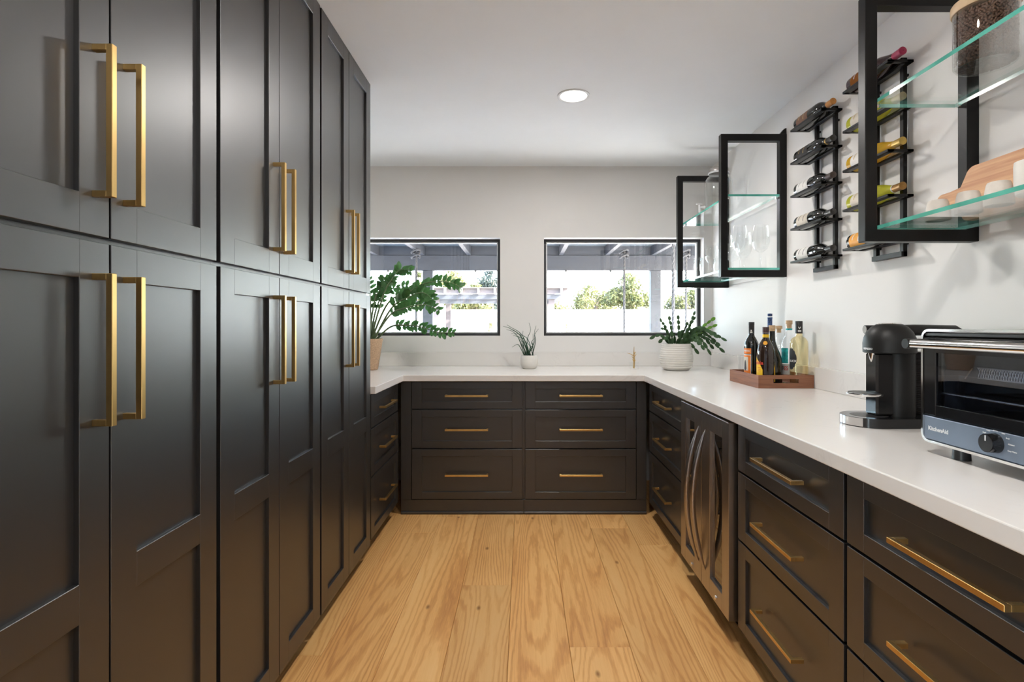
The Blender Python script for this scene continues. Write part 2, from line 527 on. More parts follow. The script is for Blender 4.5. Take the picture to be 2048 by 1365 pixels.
ceiling_lamp(.28, -.62, 'added fill light, unseen, recessed behind the viewer at the pantry entrance', 13.0)  # another unseen lamp, added as fill from behind

# ------------------------------------------------------------------ cabinets
def pbox(mb, face, p, u0, u1, v0, v1, n0, n1, c=.0012, mi=0):
    """Box on an upright plane: u along the run, v up, n out of the face towards the aisle."""
    if face == 'L': return mb.box(p + n0, p + n1, u0, u1, v0, v1, c, mi)
    if face == 'R': return mb.box(p - n0, p - n1, u0, u1, v0, v1, c, mi)
    return mb.box(u0, u1, p - n0, p - n1, v0, v1, c, mi)


def shaker(face, p, u0, u1, v0, v1, name, parent, sw=.070, rw=.070, mids=(), label=None):
    m = MB()
    pbox(m, face, p, u0 + .02, u1 - .02, v0 + .02, v1 - .02, -.020, -.0105, 0)
    for a, b in ((u0, u0 + sw), (u1 - sw, u1)): pbox(m, face, p, a, b, v0, v1, -.020, 0, .0009)
    for a, b in [(v0, v0 + rw), (v1 - rw, v1)] + list(mids): pbox(m, face, p, u0 + sw - .0007, u1 - sw + .0007, a, b, -.020, -.00005, .0009)
    return m.build(name, M['cab'], parent)


def pull(face, p, uc, vc, length, upright, parent):
    m, h, t = MB(), length / 2, .006
    if upright:
        pbox(m, face, p, uc - t, uc + t, vc - h, vc + h, .026, .038, .0008)
        for s in (-1, 1): pbox(m, face, p, uc - t, uc + t, vc + s * (h - t) - t, vc + s * (h - t) + t, -.001, .027, .0008)
    else:
        pbox(m, face, p, uc - h, uc + h, vc - t, vc + t, .026, .038, .0008)
        for s in (-1, 1): pbox(m, face, p, uc + s * (h - t) - t, uc + s * (h - t) + t, vc - t, vc + t, -.001, .027, .0008)
    return m.build('handle', M['brass'], parent)


TX = -.804                                    # front of the tall cabinets
talls = [(.680, 1.4125, (.685, 1.0395), (1.0445, 1.4035), 'tall black pantry cabinet nearest the viewer, four panelled doors with brass pulls'),
         (1.4125, 2.1275, (1.422, 1.764), (1.768, 2.119), 'tall black pantry cabinet in the middle of the row of three'),
         (2.1275, 2.822, (2.136, 2.470), (2.474, 2.818), 'tall black pantry cabinet at the far end, beside the potted plant')]
for y0, y1, da, db, label in talls:
    e = empty('tall_cabinet', (TX - .35, (y0 + y1) / 2, 0), label, 'cabinet', 'tall pantry cabinets along the left wall')
    MB().box(XL + .004, TX - .0215, y0 + .0005, y1 - .0005, .080, ZC - .001).build('body', M['cab'], e)
    MB().box(XL + .004, TX - .07, y0 + .0005, y1 - .0005, .0, .0795).build('toe_kick', M['cab_in'], e)
    for i, (a, b) in enumerate((da, db)):
        uc = (b - .036) if i == 0 else (a + .036)
        d = shaker('L', TX, a, b, 1.405, ZC - .003, 'upper_door', e, rw=.074)
        pull('L', TX, uc, 1.619, .286, True, d)
        d = shaker('L', TX, a, b, .0787, 1.393, 'lower_door', e, mids=[(.692, .765)])
        pull('L', TX, uc, 1.190, .286, True, d)

ROWS = [(.692, .868), (.434, .684), (.100, .426)]


def drawer_cabinet(face, p, u0, u1, g0, g1, label, toe_flush=False, group='black drawer cabinets under the counter', fill=()):
    uc = (u0 + u1) / 2
    if face == 'L': base, far = Vector((p - .35, uc, 0)), -XL + p - .004
    elif face == 'R': base, far = Vector((p + .35, uc, 0)), XR - p - .004
    else: base, far = Vector((uc, p + .35, 0)), YW - p - .004
    e = empty('drawer_cabinet', base, label, 'cabinet', group)
    pbox(MB(), face, p, g0, g1, .0955, .8735, -far, -.0215, 0).build('body', M['cab'], e)
    m = MB()
    if toe_flush:
        pbox(m, face, p, g0, g1, .0, .0950, -far, -.006, .001); pbox(m, face, p, g0, g1, .0, .018, -.006, .004, .003)
        m.build('plinth', M['cab'], e)
    else:
        pbox(m, face, p, g0, g1, .0, .0950, -far, -.075, 0).build('toe_kick', M['cab_in'], e)
    for a, b in fill: pbox(MB(), face, p, a, b, .0955, .8735, -.0215, -.004, .001).build('filler_strip', M['cab'], e)
    for v0, v1 in ROWS:
        d = shaker(face, p, u0, u1, v0, v1, 'drawer', e, sw=.066, rw=.046)
        pull(face, p, uc, (v0 + v1) / 2 - .001, .280, False, d)
    return e


BY, RX = 3.50, .812
drawer_cabinet('B', BY, -.7278, -.0052, -.800, .0050, 'black three-drawer cabinet under the windows, left of the pair', True, fill=[(-.800, -.731)])
drawer_cabinet('B', BY, .0157, .7393, .0055, .809, 'black three-drawer cabinet under the windows, right of the pair', True, fill=[(.7425, .809)])
drawer_cabinet('L', TX, 2.832, 3.440, 2.8235, 3.478, 'black three-drawer cabinet tucked between the tall cabinets and the corner')
drawer_cabinet('R', RX, 2.690, 3.438, 2.670, 3.478, 'black three-drawer cabinet between the steel wine cooler and the corner')
drawer_cabinet('R', RX, 1.355, 2.020, 1.348, 2.028, 'black three-drawer cabinet just in front of the steel wine cooler')
drawer_cabinet('R', RX, .660, 1.341, .655, 1.3475, 'black three-drawer cabinet nearest the viewer, under the toaster oven')

# wine cooler with two doors
e = empty('wine_cooler', (1.1, 2.35, 0), 'stainless steel wine cooler with two glass doors and bowed handles', 'wine cooler')
CX = .785
MB().box(CX + .042, 1.48, 2.030, 2.668, .095, .872).build('body', M['cab_in'], e)
g = MB().box(CX + .10, 1.48, 2.035, 2.663, .0, .0945)
g.build('toe_kick', M['cab_in'], e)
g = MB()
for i in range(5): g.box(CX + .085, CX + .0995, 2.05, 2.65, .018 + i * .015, .025 + i * .015)
g.build('vent_grille', M['black_plastic'], e)
for d0, d1, ga, gb, hy, ly in ((2.357, 2.658, 2.452, 2.585, 2.392, 2.480), (2.044, 2.351, 2.112, 2.252, 2.306, 2.176)):
    m = MB()
    z0, z1, ya, yb = .103, .863, .176, .792
    m.box(CX, CX + .04, d0, ga, z0, z1, .002).box(CX, CX + .04, gb, d1, z0, z1, .002)
    m.box(CX, CX + .04, ga - .001, gb + .001, z0, ya, .002).box(CX, CX + .04, ga - .001, gb + .001, yb, z1, .002)
    door = m.build('door', M['steel'], e)
    MB().box(CX + .012, CX + .018, ga, gb, ya, yb).build('door_glass', bpy.data.materials.get('dark_glass') or thin_glass('dark_glass', (.10, .09, .085), .8, .05), door)
    pts, n = [], 22
    for i in range(n + 1):
        t = i / n
        pts.append((CX + .002 - .056 * math.sin(math.pi * t) ** .85, hy, .178 + .61 * t))
    rad = [.0125 * min(1, .18 + 5.0 * min(i, n - i) / n) for i in range(n + 1)]
    MB().tube(pts, rad, 12).build('handle', M['steel'], door, 50)
    MB().cyl((CX - .006, ly, .130), (CX + .002, ly, .130), .008, .009, 16).build('lock', M['chrome'], door, 40)

# worktop and its upstands
poly = [(XL + .001, 2.8235), (-.778, 2.8235), (-.778, 3.468), (.784, 3.468), (.784, .640), (XR - .001, .640), (XR - .001, YW - .001), (XL + .001, YW - .001)]
c = MB().prism(poly, .874, .914, axis='z').build('countertop', M['quartz'])
b = c.modifiers.new('bevel', 'BEVEL'); b.width = .003; b.segments = 2; b.limit_method = 'ANGLE'
tag(c, 'white quartz worktop running round three sides of the pantry', 'countertop')
e = empty('backsplash', (0, YW - .02, .914), 'low white quartz upstand along the walls behind the worktop', 'backsplash')
MB().box(XL + .001, XR - .001, YW - .021, YW - .001, .9145, 1.023, .001).build('backsplash_slab', M['quartz'], e)
MB().box(XR - .021, XR - .001, .640, YW - .0215, .9145, 1.023, .001).build('backsplash_slab', M['quartz'], e)
MB().box(XL + .001, XL + .021, 2.8235, YW - .0215, .9145, 1.023, .001).build('backsplash_slab', M['quartz'], e)

# ------------------------------------------------------------------ outdoors
M['gravel'] = plain('gravel', (.52, .45, .37), .95, vary=.2, scale=40)
M['patio_slab'] = plain('patio_concrete', (.58, .56, .53), .9, vary=.08, scale=6)
M['stucco'] = plain('white_stucco', (.62, .62, .62), .9, vary=.03, scale=14, bmp=.1)
M['patio_wood'] = plain('grey_painted_timber', (.036, .039, .046), .65, vary=.12, scale=5, stretch=(1, 1, 3))
M['patio_boards'] = plain('pale_blue_boards', (.085, .098, .108), .7, vary=.06, scale=5)
M['rope'] = plain('grey_rope', (.06, .06, .063), .9, vary=.25, scale=70, bmp=.5)
M['pergola'] = plain('taupe_timber', (.055, .045, .044), .75, vary=.1, scale=8)
M['bark'] = plain('tree_bark', (.16, .12, .08), .95, vary=.3, scale=20, bmp=.4)


def leaf_mat(name, rgb):
    m, nt, bs = new_mat(name)
    n = nz(nt, 2.2, 3)
    c = ramp(nt, n.outputs['Fac'], [(.3, tuple(x * .7 for x in rgb)), (.7, tuple(min(1, x * 1.25) for x in rgb))])
    tl = nt.nodes.new('ShaderNodeBsdfTranslucent')
    mx = nt.nodes.new('ShaderNodeMixShader'); mx.inputs['Fac'].default_value = .35
    out = nt.nodes['Material Output']
    nt.links.new(c.outputs['Color'], bs.inputs['Base Color']); nt.links.new(c.outputs['Color'], tl.inputs['Color'])
    bs.inputs['Roughness'].default_value = .6
    nt.links.new(bs.outputs[0], mx.inputs[1]); nt.links.new(tl.outputs[0], mx.inputs[2]); nt.links.new(mx.outputs[0], out.inputs['Surface'])
    return m
M['leaf_pale'] = leaf_mat('pale_foliage', (.125, .125, .042))
M['leaf_mid'] = leaf_mat('olive_foliage', (.078, .085, .026))
M['leaf_dark'] = leaf_mat('blue_green_foliage', (.020, .032, .024))

struct(MB().box(-60, 60, -40, 90, -.35, -.15).build('ground', M['gravel']), 'pale gravel yard beyond the patio', 'ground')
struct(MB().box(-6, 7, YW + WT, 9.9, -.149, -.03).build('patio_floor', M['patio_slab']), 'concrete patio floor outside the windows', 'patio')
e = empty('garden_wall', (0, 19.5, -.15), 'long white rendered garden wall across the yard', 'wall', kind='structure')
MB().box(-26, 1.955, 19.5, 19.7, -.149, 1.83).build('wall_panel', M['stucco'], e)
MB().box(1.985, 26, 19.5, 19.7, -.149, 1.83).build('wall_panel', M['stucco'], e)
MB().box(1.955, 1.985, 19.52, 19.68, -.149, 1.83).build('control_joint', M['patio_wood'], e)

e = empty('patio_cover', (0, 9.3, -.03), 'grey timber patio cover with beam, posts and rafters', 'patio cover', kind='structure')
MB().box(-6, 5.2, 9.30, 9.46, 2.20, 2.46, .004).build('beam', M['patio_wood'], e)
for x in (-1.66, 2.315): MB().box(x - .088, x + .088, 9.31, 9.45, -.029, 2.199, .004).build('post', M['patio_wood'], e)
for k in range(-6, 9):
    x = .66 + .80 * k
    if -6 < x < 5.2: MB().box(x - .035, x + .035, 4.44, 9.75, 2.461, 2.62, .002).build('rafter', M['patio_wood'], e)
for k in range(-7, 6):  # boards added to close the bright sky gap, standing in for shaded ceiling
    x = .66 + .80 * k
    MB().box(max(-6, x + .037), min(5.2, x + .763), 9.32, 9.36, 2.461, 2.620, .002).build('gap_filler_board', M['patio_wood'], e)
for i in range(18):
    y = 4.44 + i * .30
    MB().box(-6, 5.2, y + .002, y + .298, 2.621, 2.645).build('roof_board', M['patio_boards'], e)

# hanging ropes
def rope(px, d, ztop, zbot, knot, label):
    x = (px - VX) * d / F
    e = empty('hanging_rope', (x, d, zbot), label, 'rope', 'swing ropes hanging under the patio cover')
    for s in range(3):
        pts = []
        n = int((ztop - zbot) / .045)
        for i in range(n + 1):
            z = zbot + (ztop - zbot) * i / n
            a = z * 34 + s * 2.094
            pts.append((x + .0105 * math.cos(a), d + .0105 * math.sin(a), z))
        MB().tube(pts, .0115, 6).build('strand', M['rope'], e, 60)
    if knot:
        pts = []
        for i in range(40):
            t = i / 39 * 6 * math.pi
            rr = .055 + .02 * math.sin(t * .5)
            pts.append((x + rr * math.cos(t), d + rr * .7 * math.sin(t), ztop - .13 + .12 * i / 39 + .02 * math.sin(t * 1.5)))
        MB().tube(pts, .016, 6).build('knot', M['rope'], e, 60)
rope(832.5, 8.6, 2.455, .45, True, 'grey twisted rope seen behind the arching plant leaves')
rope(1248.5, 8.6, 2.455, .45, True, 'grey twisted rope with a knot, alone in the middle of the right window')
rope(1346.5, 6.1, 2.455, .45, False, 'thicker looking grey twisted rope just right of the patio post')
rope(1372, 8.6, 2.455, .45, True, 'grey twisted rope at the right end of the right window')

# string light bulbs under the beam
M['bulb'] = thin_glass('bulb_glass', (.95, .95, .93), .8, .08)
for px, lab in ((776, 'small patio string bulb hidden among the plant fronds'), (951, 'small patio string bulb at the right of the left window'), (1132, 'small patio string bulb over the pergola post'), (1221, 'small patio string bulb beside the hanging rope')):
    p = at(px, 541.5, 9.26)
    e = empty('string_bulb', (p.x, 9.26, 2.11), lab, 'light bulb', 'string lights under the patio beam')
    MB().cyl((p.x, 9.26, 2.165), (p.x, 9.26, 2.199), .016, n=10).build('socket', M['black_plastic'], e, 40)
    MB().lathe([(.001, 2.098), (.016, 2.105), (.022, 2.125), (.017, 2.148), (.012, 2.1645)], (p.x, 9.26, 0), 10).build('bulb', M['bulb'], e, 60)

# pergola across the yard
PY = 16.0
e = empty('pergola', (-.9, PY, -.15), 'taupe timber pergola with slatted roof standing across the yard', 'pergola')
for x in (.853, -2.605):
    for y in (PY, PY + 2.6): MB().box(x - .088, x + .088, y, y + .17, -.149, 2.17, .004).build('post', M['pergola'], e)
for y in (PY - .03, PY + 2.63): MB().box(-3.2, 1.16, y - .05, y, 2.03, 2.17, .003).build('beam', M['patio_wood'], e)
MB().box(-3.2, 1.06, PY + .175, PY + .225, 1.905, 1.995, .003).build('lower_beam', M['patio_wood'], e)
for k in range(10):
    x = 1.12 - k * .485
    MB().box(x - .025, x + .025, PY - .45, PY + 3.1, 2.1705, 2.33, .002).build('rafter', M['stucco'], e)
for k in range(15):
    y = PY - .40 + k * .235
    MB().box(-3.45, 1.34, y, y + .12, 2.3305, 2.356, .002).build('slat', M['pergola'], e)
MB().box(-3.4, 1.30, PY - .30, PY - .27, 2.19, 2.33).build('fascia', M['pergola'], e)


def tree(px, top, d, wpx, mat, label, n=2600, leaf=.17, droop=.5, seed=1):
    q = random.Random(seed)
    x, zt = (px - VX) * d / F, CAM_H - (top - VY) * d / F
    rw, zb = wpx * d / F / 2, .7
    e = empty('tree', (x, d, -.15), label, 'tree', 'trees beyond the garden wall')
    m = MB().tube([(x, d, -.15), (x + .05, d, .6), (x - .06, d, 1.3), (x + .03, d, (zt + 1.2) / 2)], [.12, .1, .08, .03], 8)
    for i in range(7):
        a = q.random() * 6.283
        m.tube([(x - .04, d, 1.0 + .12 * i), (x + rw * .35 * math.cos(a), d + rw * .35 * math.sin(a), 1.4 + (zt - 1.4) * .5), (x + rw * .7 * math.cos(a), d + rw * .7 * math.sin(a), 1.2 + (zt - 1.2) * .8)], [.05, .03, .012], 6)
    m.build('trunk', M['bark'], e, 50)
    blobs = []
    for i in range(16):
        a, rr = q.random() * 6.283, rw * math.sqrt(q.random()) * .8
        h = 1 - (rr / rw) ** 2 * .55
        blobs.append((x + rr * math.cos(a), d + rr * math.sin(a), zb + (zt - zb) * (.25 + .62 * h * q.random() ** .5), rw * q.uniform(.22, .40)))
    blobs.append((x, d, zt - rw * .25, rw * .28))
    vs, fs = [], []
    for i in range(n):
        bx, by, bz, br = q.choice(blobs)
        v = Vector((q.gauss(0, 1), q.gauss(0, 1), q.gauss(0, 1))).normalized() * br * q.random() ** .4
        c = Vector((bx, by, bz)) + v
        if c.z > zt: c.z = zt - q.random() * .2
        l = leaf * q.uniform(.6, 1.3)
        a = Vector((q.gauss(0, 1), q.gauss(0, 1), q.gauss(0, 1) - droop)).normalized()
        s = a.orthogonal().normalized()
        s = (Matrix.Rotation(q.random() * 6.283, 3, a) @ s) * l * .22
        k = len(vs)
        vs += [c, c + a * l * .5 + s, c + a * l, c + a * l * .5 - s]
        fs.append((k, k + 1, k + 2, k + 3))
    MB().add(vs, fs).build('crown', mat, e, fix=False)
tree(1258, 545, 24, 105, M['leaf_mid'], 'feathery olive green tree behind the knotted rope, tallest in the right window', seed=1, n=7140)
tree(1178, 568, 28, 110, M['leaf_pale'], 'pale yellow-green tree between the pergola post and the knotted rope', seed=2, n=6120)
tree(1385, 578, 25, 110, M['leaf_mid'], 'olive green tree behind the two ropes at the right window edge', seed=3, n=6120)
tree(1105, 592, 33, 70, M['leaf_pale'], 'low pale tree just behind the end of the pergola roof', seed=4, n=4420)
tree(905, 540, 28, 95, M['leaf_pale'], 'pale yellow-green tree behind the long plant frond', seed=5, n=6120)
tree(978, 536, 33, 75, M['leaf_dark'], 'dark blue-green tree at the right of the left window', seed=6, n=6120)
tree(952, 566, 25, 90, M['leaf_pale'], 'low pale yellow-green tree in front of the dark one', seed=7, n=5440)
tree(1018, 560, 28, 56, M['leaf_pale'], 'pale tree mostly behind the wall between the windows', seed=8, n=4080)
tree(838, 545, 31, 34, M['leaf_mid'], 'slim olive tree glimpsed between the rope and the left patio post', seed=9, n=2720)
for px, d, top, lab in ((1134.5, 18.9, 650, 'young yellow-green shrub beside the pergola post'), (1219, 18.9, 648, 'young yellow-green shrub left of the knotted rope'), (1298, 18.9, 647, 'young yellow-green shrub beside the right patio post'), (981, 18.9, 648, 'young yellow-green shrub in the left window')):
    q = random.Random(px)
    x, zt = (px - VX) * d / F, CAM_H - (top - VY) * d / F
    e = empty('young_shrub', (x, d, -.15), lab, 'shrub', 'young shrubs along the garden wall')
    MB().cyl((x, d, -.15), (x, d, zt - .1), .014, .005, 6).build('stem', M['bark'], e, 50)
    vs, fs = [], []
    for i in range(420):
        z = q.random() ** .8
        rr = .17 * (1.02 - z) * math.sqrt(q.random()) + .01; a = q.random() * 6.283
        c = Vector((x + rr * math.cos(a), d + rr * math.sin(a), -.05 + z * (zt + .05)))
        v = Vector((math.cos(a), math.sin(a), 1.2)).normalized() * .07
        s = v.orthogonal().normalized() * .014
        k = len(vs); vs += [c, c + v * .5 + s, c + v, c + v * .5 - s]; fs.append((k, k + 1, k + 2, k + 3))
    MB().add(vs, fs).build('foliage', M['leaf_pale'], e, fix=False)

# ------------------------------------------------------------------ wall shelves of black steel and glass
Z0S, Z1S, XA = 1.515, 2.337, 1.135           # frame bottom, frame top, aisle side
ZLOW, ZUP = 1.568, 1.990                     # tops of the glass shelves


def shelf_unit(ya, yb, label):
    e = empty('wall_shelf', (1.5, (ya + yb) / 2, Z0S), label, 'shelf', 'black steel and glass wall shelves')
    t, d = .040, .040
    for y in (ya, yb):
        m = MB()
        xo = XR - .0005
        o_, i_ = [(XA, Z0S), (xo, Z0S), (xo, Z1S), (XA, Z1S)], [(XA + t, Z0S + t), (xo - t, Z0S + t), (xo - t, Z1S - t), (XA + t, Z1S - t)]
        vs = [(a, yy, b) for yy in (y, y + d) for ring in (o_, i_) for a, b in ring]
        fs = []
        for k in range(4):
            n = (k + 1) % 4
            fs += [(k, n, 4 + n, 4 + k), (8 + k, 12 + k, 12 + n, 8 + n), (k, 8 + k, 8 + n, n), (4 + k, 4 + n, 12 + n, 12 + k)]
        m.add(vs, fs)
        f = m.build('steel_frame', M['steel_black'], e)
        bv = f.modifiers.new('bevel', 'BEVEL'); bv.width = .0025; bv.segments = 2
        m = MB().prism([(xo - t + .003, Z1S - .001), (xo - .001, Z1S - .001), (xo - .001, Z1S + .034), (xo - .012, Z1S + .030)], y + .004, y + .030)
        m.build('wall_bracket', M['steel_black'], f)
    for z in (ZLOW, ZUP):
        m = MB().box(XA + t + .002, xo - t - .002, ya + .001, yb + d + .008, z - .012, z)
        m.m = [1, 1, 1, 1, 0, 0]
        m.build('glass_shelf', [M['shelf_glass'], M['edge']], e)
    for y in (ya + .02, yb + .02):
        for x, s in ((XA + t, 1), (xo - t, -1)):
            MB().cyl((x - s * .003, y, ZUP - .018), (x + s * .016, y, ZUP - .018), .0055, n=12).build('shelf_pin', M['chrome'], e, 40)
    return e


shelf_unit(3.066, 3.926, 'black steel wall shelf holding wine glasses and a drink dispenser, beside the window')
shelf_unit(.913, 1.773, 'black steel wall shelf holding coffee beans and cups, nearest the viewer')

# ------------------------------------------------------------------ wine racks and bottles
TRAYZ = [2.258, 2.086, 1.914, 1.742, 1.571]


def wine_rack(d0, label):
    e = empty('wine_rack', (1.49, d0 + .14, 1.507), label, 'wine rack', 'black wall mounted wine racks')
    for y in (d0 + .040, d0 + .200): MB().box(1.487, 1.503, y, y + .020, 1.507, 2.285, .001).build('rail', M['steel_black'], e)
    for y in (d0 + .045, d0 + .205):
        for z in (1.56, 2.22): MB().cyl((1.502, y + .005, z), (XR - .0004, y + .005, z), .006, n=10).build('wall_standoff', M['steel_black'], e, 40)
    for z in (1.507, 2.265): MB().box(1.480, 1.503, d0 + .040, d0 + .220, z, z + .020, .001).build('cross_bracket', M['steel_black'], e)
    for z in TRAYZ:
        m = MB()
        m.box(1.398, 1.425, d0, d0 + .290, z - .010, z, .001).box(1.475, 1.4995, d0, d0 + .290, z - .010, z, .001)
        m.box(1.400, 1.498, d0, d0 + .016, z - .010, z, .001).box(1.400, 1.498, d0 + .274, d0 + .290, z - .010, z, .001)
        m.build('bottle_tray', M['steel_black'], e)
    return e


wine_rack(2.510, 'black wine rack of five trays with dark bottles, between the two shelves')
wine_rack(2.052, 'black wine rack of five trays with pale bottles, seen through the near shelf frame')

BORD = [(.001, .004), (.022, .001), (.034, .0005), (.0372, .004), (.0372, .185), (.0355, .203), (.029, .221), (.020, .236), (.0152, .248), (.0140, .262), (.0138, .296), (.001, .297)]
BURG = [(.001, .004), (.024, .001), (.037, .0005), (.0375, .004), (.0375, .150), (.0365, .168), (.032, .190), (.025, .212), (.0185, .232), (.0148, .252), (.0140, .264), (.0138, .296), (.001, .297)]


def col(name, rgb, rough=.45, metal=0.0, vary=.08, scale=40.0, spec=.5):
    return bpy.data.materials.get(name) or plain(name, rgb, rough, metal, vary, scale, spec=spec)


DARKB = plain('dark_bottle_glass', (.008, .009, .008), .06, vary=.1, spec=.7)
PLUM = plain('plum_bottle_glass', (.030, .008, .012), .06, vary=.1, spec=.7)
GOLDW = liquid_glass('golden_wine', (.86, .60, .07), .35)
LIMEW = liquid_glass('lime_wine', (.74, .74, .10), .35)
AMBERW = liquid_glass('amber_wine', (.62, .22, .03), .3)


def wine_bottle(d0, row, prof, glass, cap, cap_to, lab, label, ring=None, lab_z=(.030, .135)):
    loc = Vector((1.450, d0 + .2885, TRAYZ[row] + .0284))
    e = empty('wine_bottle', loc, label, 'bottle', 'wine bottles lying in the racks', rot=(math.pi / 2, 0, 0))
    ORG[e.name] = Vector((0, 0, 0))
    MB().lathe(prof, n=32).build('bottle_glass', glass, e, 35)
    c = MB().lathe([(.0149, cap_to), (.0147, cap_to + .01), (.0146, .292), (.0152, .2935), (.0152, .2985), (.0125, .3), (.001, .3)], n=24)
    c.build('capsule', cap, e, 40)
    if ring: MB().lathe([(.0153, cap_to + .004), (.0153, cap_to + .018)], n=24).build('neck_band', ring, e, 40)
    a0 = math.radians(150)
    l = MB(); patch(l, prof[3][0], a0 - 1.25, a0 + 1.25, lab_z[0], lab_z[1], n=16)
    pl = l.build('label', lab[0], e, 60, fix=False)
    z0, z1 = lab_z
    rr = prof[3][0]
    patch(MB(), rr, a0 - .70, a0 + .70, z0 + (z1 - z0) * .62, z0 + (z1 - z0) * .67, n=12, t=.0007).build('label_print', lab[1], pl, 60, fix=False)
    patch(MB(), rr, a0 - .45, a0 + .45, z0 + (z1 - z0) * .22, z0 + (z1 - z0) * .27, n=10, t=.0007).build('label_print', lab[1], pl, 60, fix=False)
    return e


WHITE_L, INK = col('white_label', (.78, .76, .72), .6), col('label_ink', (.06, .05, .05), .6)
GREY_P = col('grey_print', (.30, .28, .26), .6)
GOLD_P = col('gold_print', (.55, .38, .14), .4, .6)
BROWN_L, BLACK_L = col('brown_label', (.20, .10, .06), .6), col('black_label', (.03, .028, .028), .6)
CREAM_L, ORANGE_L = col('cream_label', (.66, .60, .50), .6), col('orange_label', (.80, .36, .05), .55)
r1, r2 = 2.510, 2.052
wine_bottle(r1, 0, BORD, DARKB, col('copper_foil', (.62, .27, .07), .4, .5), .225, (BROWN_L, GOLD_P), 'dark wine bottle with copper foil neck and brown label, top tray of the further rack')
wine_bottle(r1, 1, BORD, DARKB, col('black_foil', (.035, .032, .03), .3), .240, (BLACK_L, GOLD_P), 'dark wine bottle with patterned black neck and dark label, second tray of the further rack', ring=GOLD_P)
wine_bottle(r1, 2, BORD, DARKB, col('umber_foil', (.07, .05, .045), .4),   .235, (WHITE_L, GREY_P), 'dark wine bottle with white label and brown foil neck, middle tray of the further rack')
wine_bottle(r1, 3, BORD, DARKB, col('black_foil', (.035, .032, .03), .3), .235, (CREAM_L, BLACK_L), 'dark wine bottle with cream label, fourth tray of the further rack')
wine_bottle(r1, 4, BORD, DARKB, col('black_foil', (.035, .032, .03), .3), .235, (WHITE_L, BLACK_L), 'black wine bottle with white and black label, bottom tray of the further rack')
wine_bottle(r2, 0, BURG, PLUM, col('magenta_foil', (.42, .035, .10), .35, .3), .225, (AMBERW, WHITE_L), 'plum dark wine bottle with magenta foil neck, top tray of the nearer rack')
wine_bottle(r2, 1, BURG, LIMEW, col('beige_cap', (.58, .47, .26), .4, .3), .240, (CREAM_L, GOLD_P), 'pale green wine bottle with beige cap behind the glass shelf edge')
wine_bottle(r2, 2, BURG, GOLDW, col('gold_cap', (.60, .40, .10), .35, .6), .236, (WHITE_L, GOLD_P), 'golden wine bottle with gold screw cap, middle tray of the nearer rack')
wine_bottle(r2, 3, BURG, LIMEW, col('bronze_foil', (.36, .19, .05), .35, .5), .238, (CREAM_L, GOLD_P), 'lime yellow wine bottle with white collar and bronze neck', ring=WHITE_L)
wine_bottle(r2, 4, BURG, DARKB, col('black_foil', (.035, .032, .03), .3), .240, (ORANGE_L, WHITE_L), 'wine bottle with bright orange label in the bottom tray of the nearer rack', lab_z=(.02, .12))

# ------------------------------------------------------------------ things on the shelf by the window
def wine_glass(x, y, h, rb, label, stem=.09, rim=.78):
    z = ZLOW + .0004
    e = empty('wine_glass', (x, y, z), label, 'wine glass', 'stemmed wine glasses on the lower glass shelf')
    MB().lathe([(.001, .006), (.006, .0055), (.020, .003), (.036, .001), (.037, 0), (.030, 0), (.001, 0)], (x, y, z), 28).build('foot', M['crystal'], e, 60)
    MB().lathe([(.007, .005), (.0042, .014), (.0036, stem * .6), (.0042, stem - .006), (.010, stem)], (x, y, z), 14).build('stem', M['crystal'], e, 60)
    b = h - stem
    pr = [(.001, stem + .001), (rb * .35, stem + b * .04), (rb * .72, stem + b * .14), (rb * .95, stem + b * .30), (rb, stem + b * .42), (rb * .97, stem + b * .58), (rb * .89, stem + b * .80), (rb * rim, h)]
    pi = [(r - .0012, z2) for r, z2 in reversed(pr[2:])]
    MB().lathe(pr + pi, (x, y, z), 36).build('bowl', M['crystal'], e, 60)


wine_glass(1.418, 3.19, .265, .050, 'tall wine glass standing alone nearest the wall on the lower shelf', .100)
wine_glass(1.290, 3.18, .262, .045, 'tall wine glass in front on the lower shelf, aisle side', .098)
wine_glass(1.375, 3.335, .250, .048, 'rounder wine glass behind the two front ones', .082)
wine_glass(1.268, 3.345, .235, .044, 'wine glass behind the shelf frame upright', .090)
wine_glass(1.300, 3.68, .215, .046, 'balloon wine glass standing beside the straight tumblers', .092, .72)
wine_glass(1.395, 3.56, .215, .046, 'balloon wine glass half hidden behind the near frame upright', .092, .72)


def tumbler(x, y, r, h, label):
    z = ZLOW + .0004
    e = empty('tumbler', (x, y, z), label, 'glass', 'straight tumblers on the lower glass shelf')
    MB().lathe([(.001, 0), (r * .74, 0), (r * .78, .004), (r * .97, h * .55), (r, h), (r - .0015, h), (r * .95, h * .55), (r * .74, .010)], (x, y, z), 28).build('tumbler_wall', M['crystal'], e, 60)
    MB().lathe([(r * .735, .0101), (.001, .0101)], (x, y, z), 28).build('tumbler_base', M['crystal'], e)


tumbler(1.262, 3.86, .030, .155, 'straight clear tumbler nearest the window on the lower shelf')
tumbler(1.275, 3.765, .031, .150, 'straight clear tumbler between another tumbler and a balloon glass')
tumbler(1.385, 3.80, .031, .150, 'straight clear tumbler near the wall at the window end')

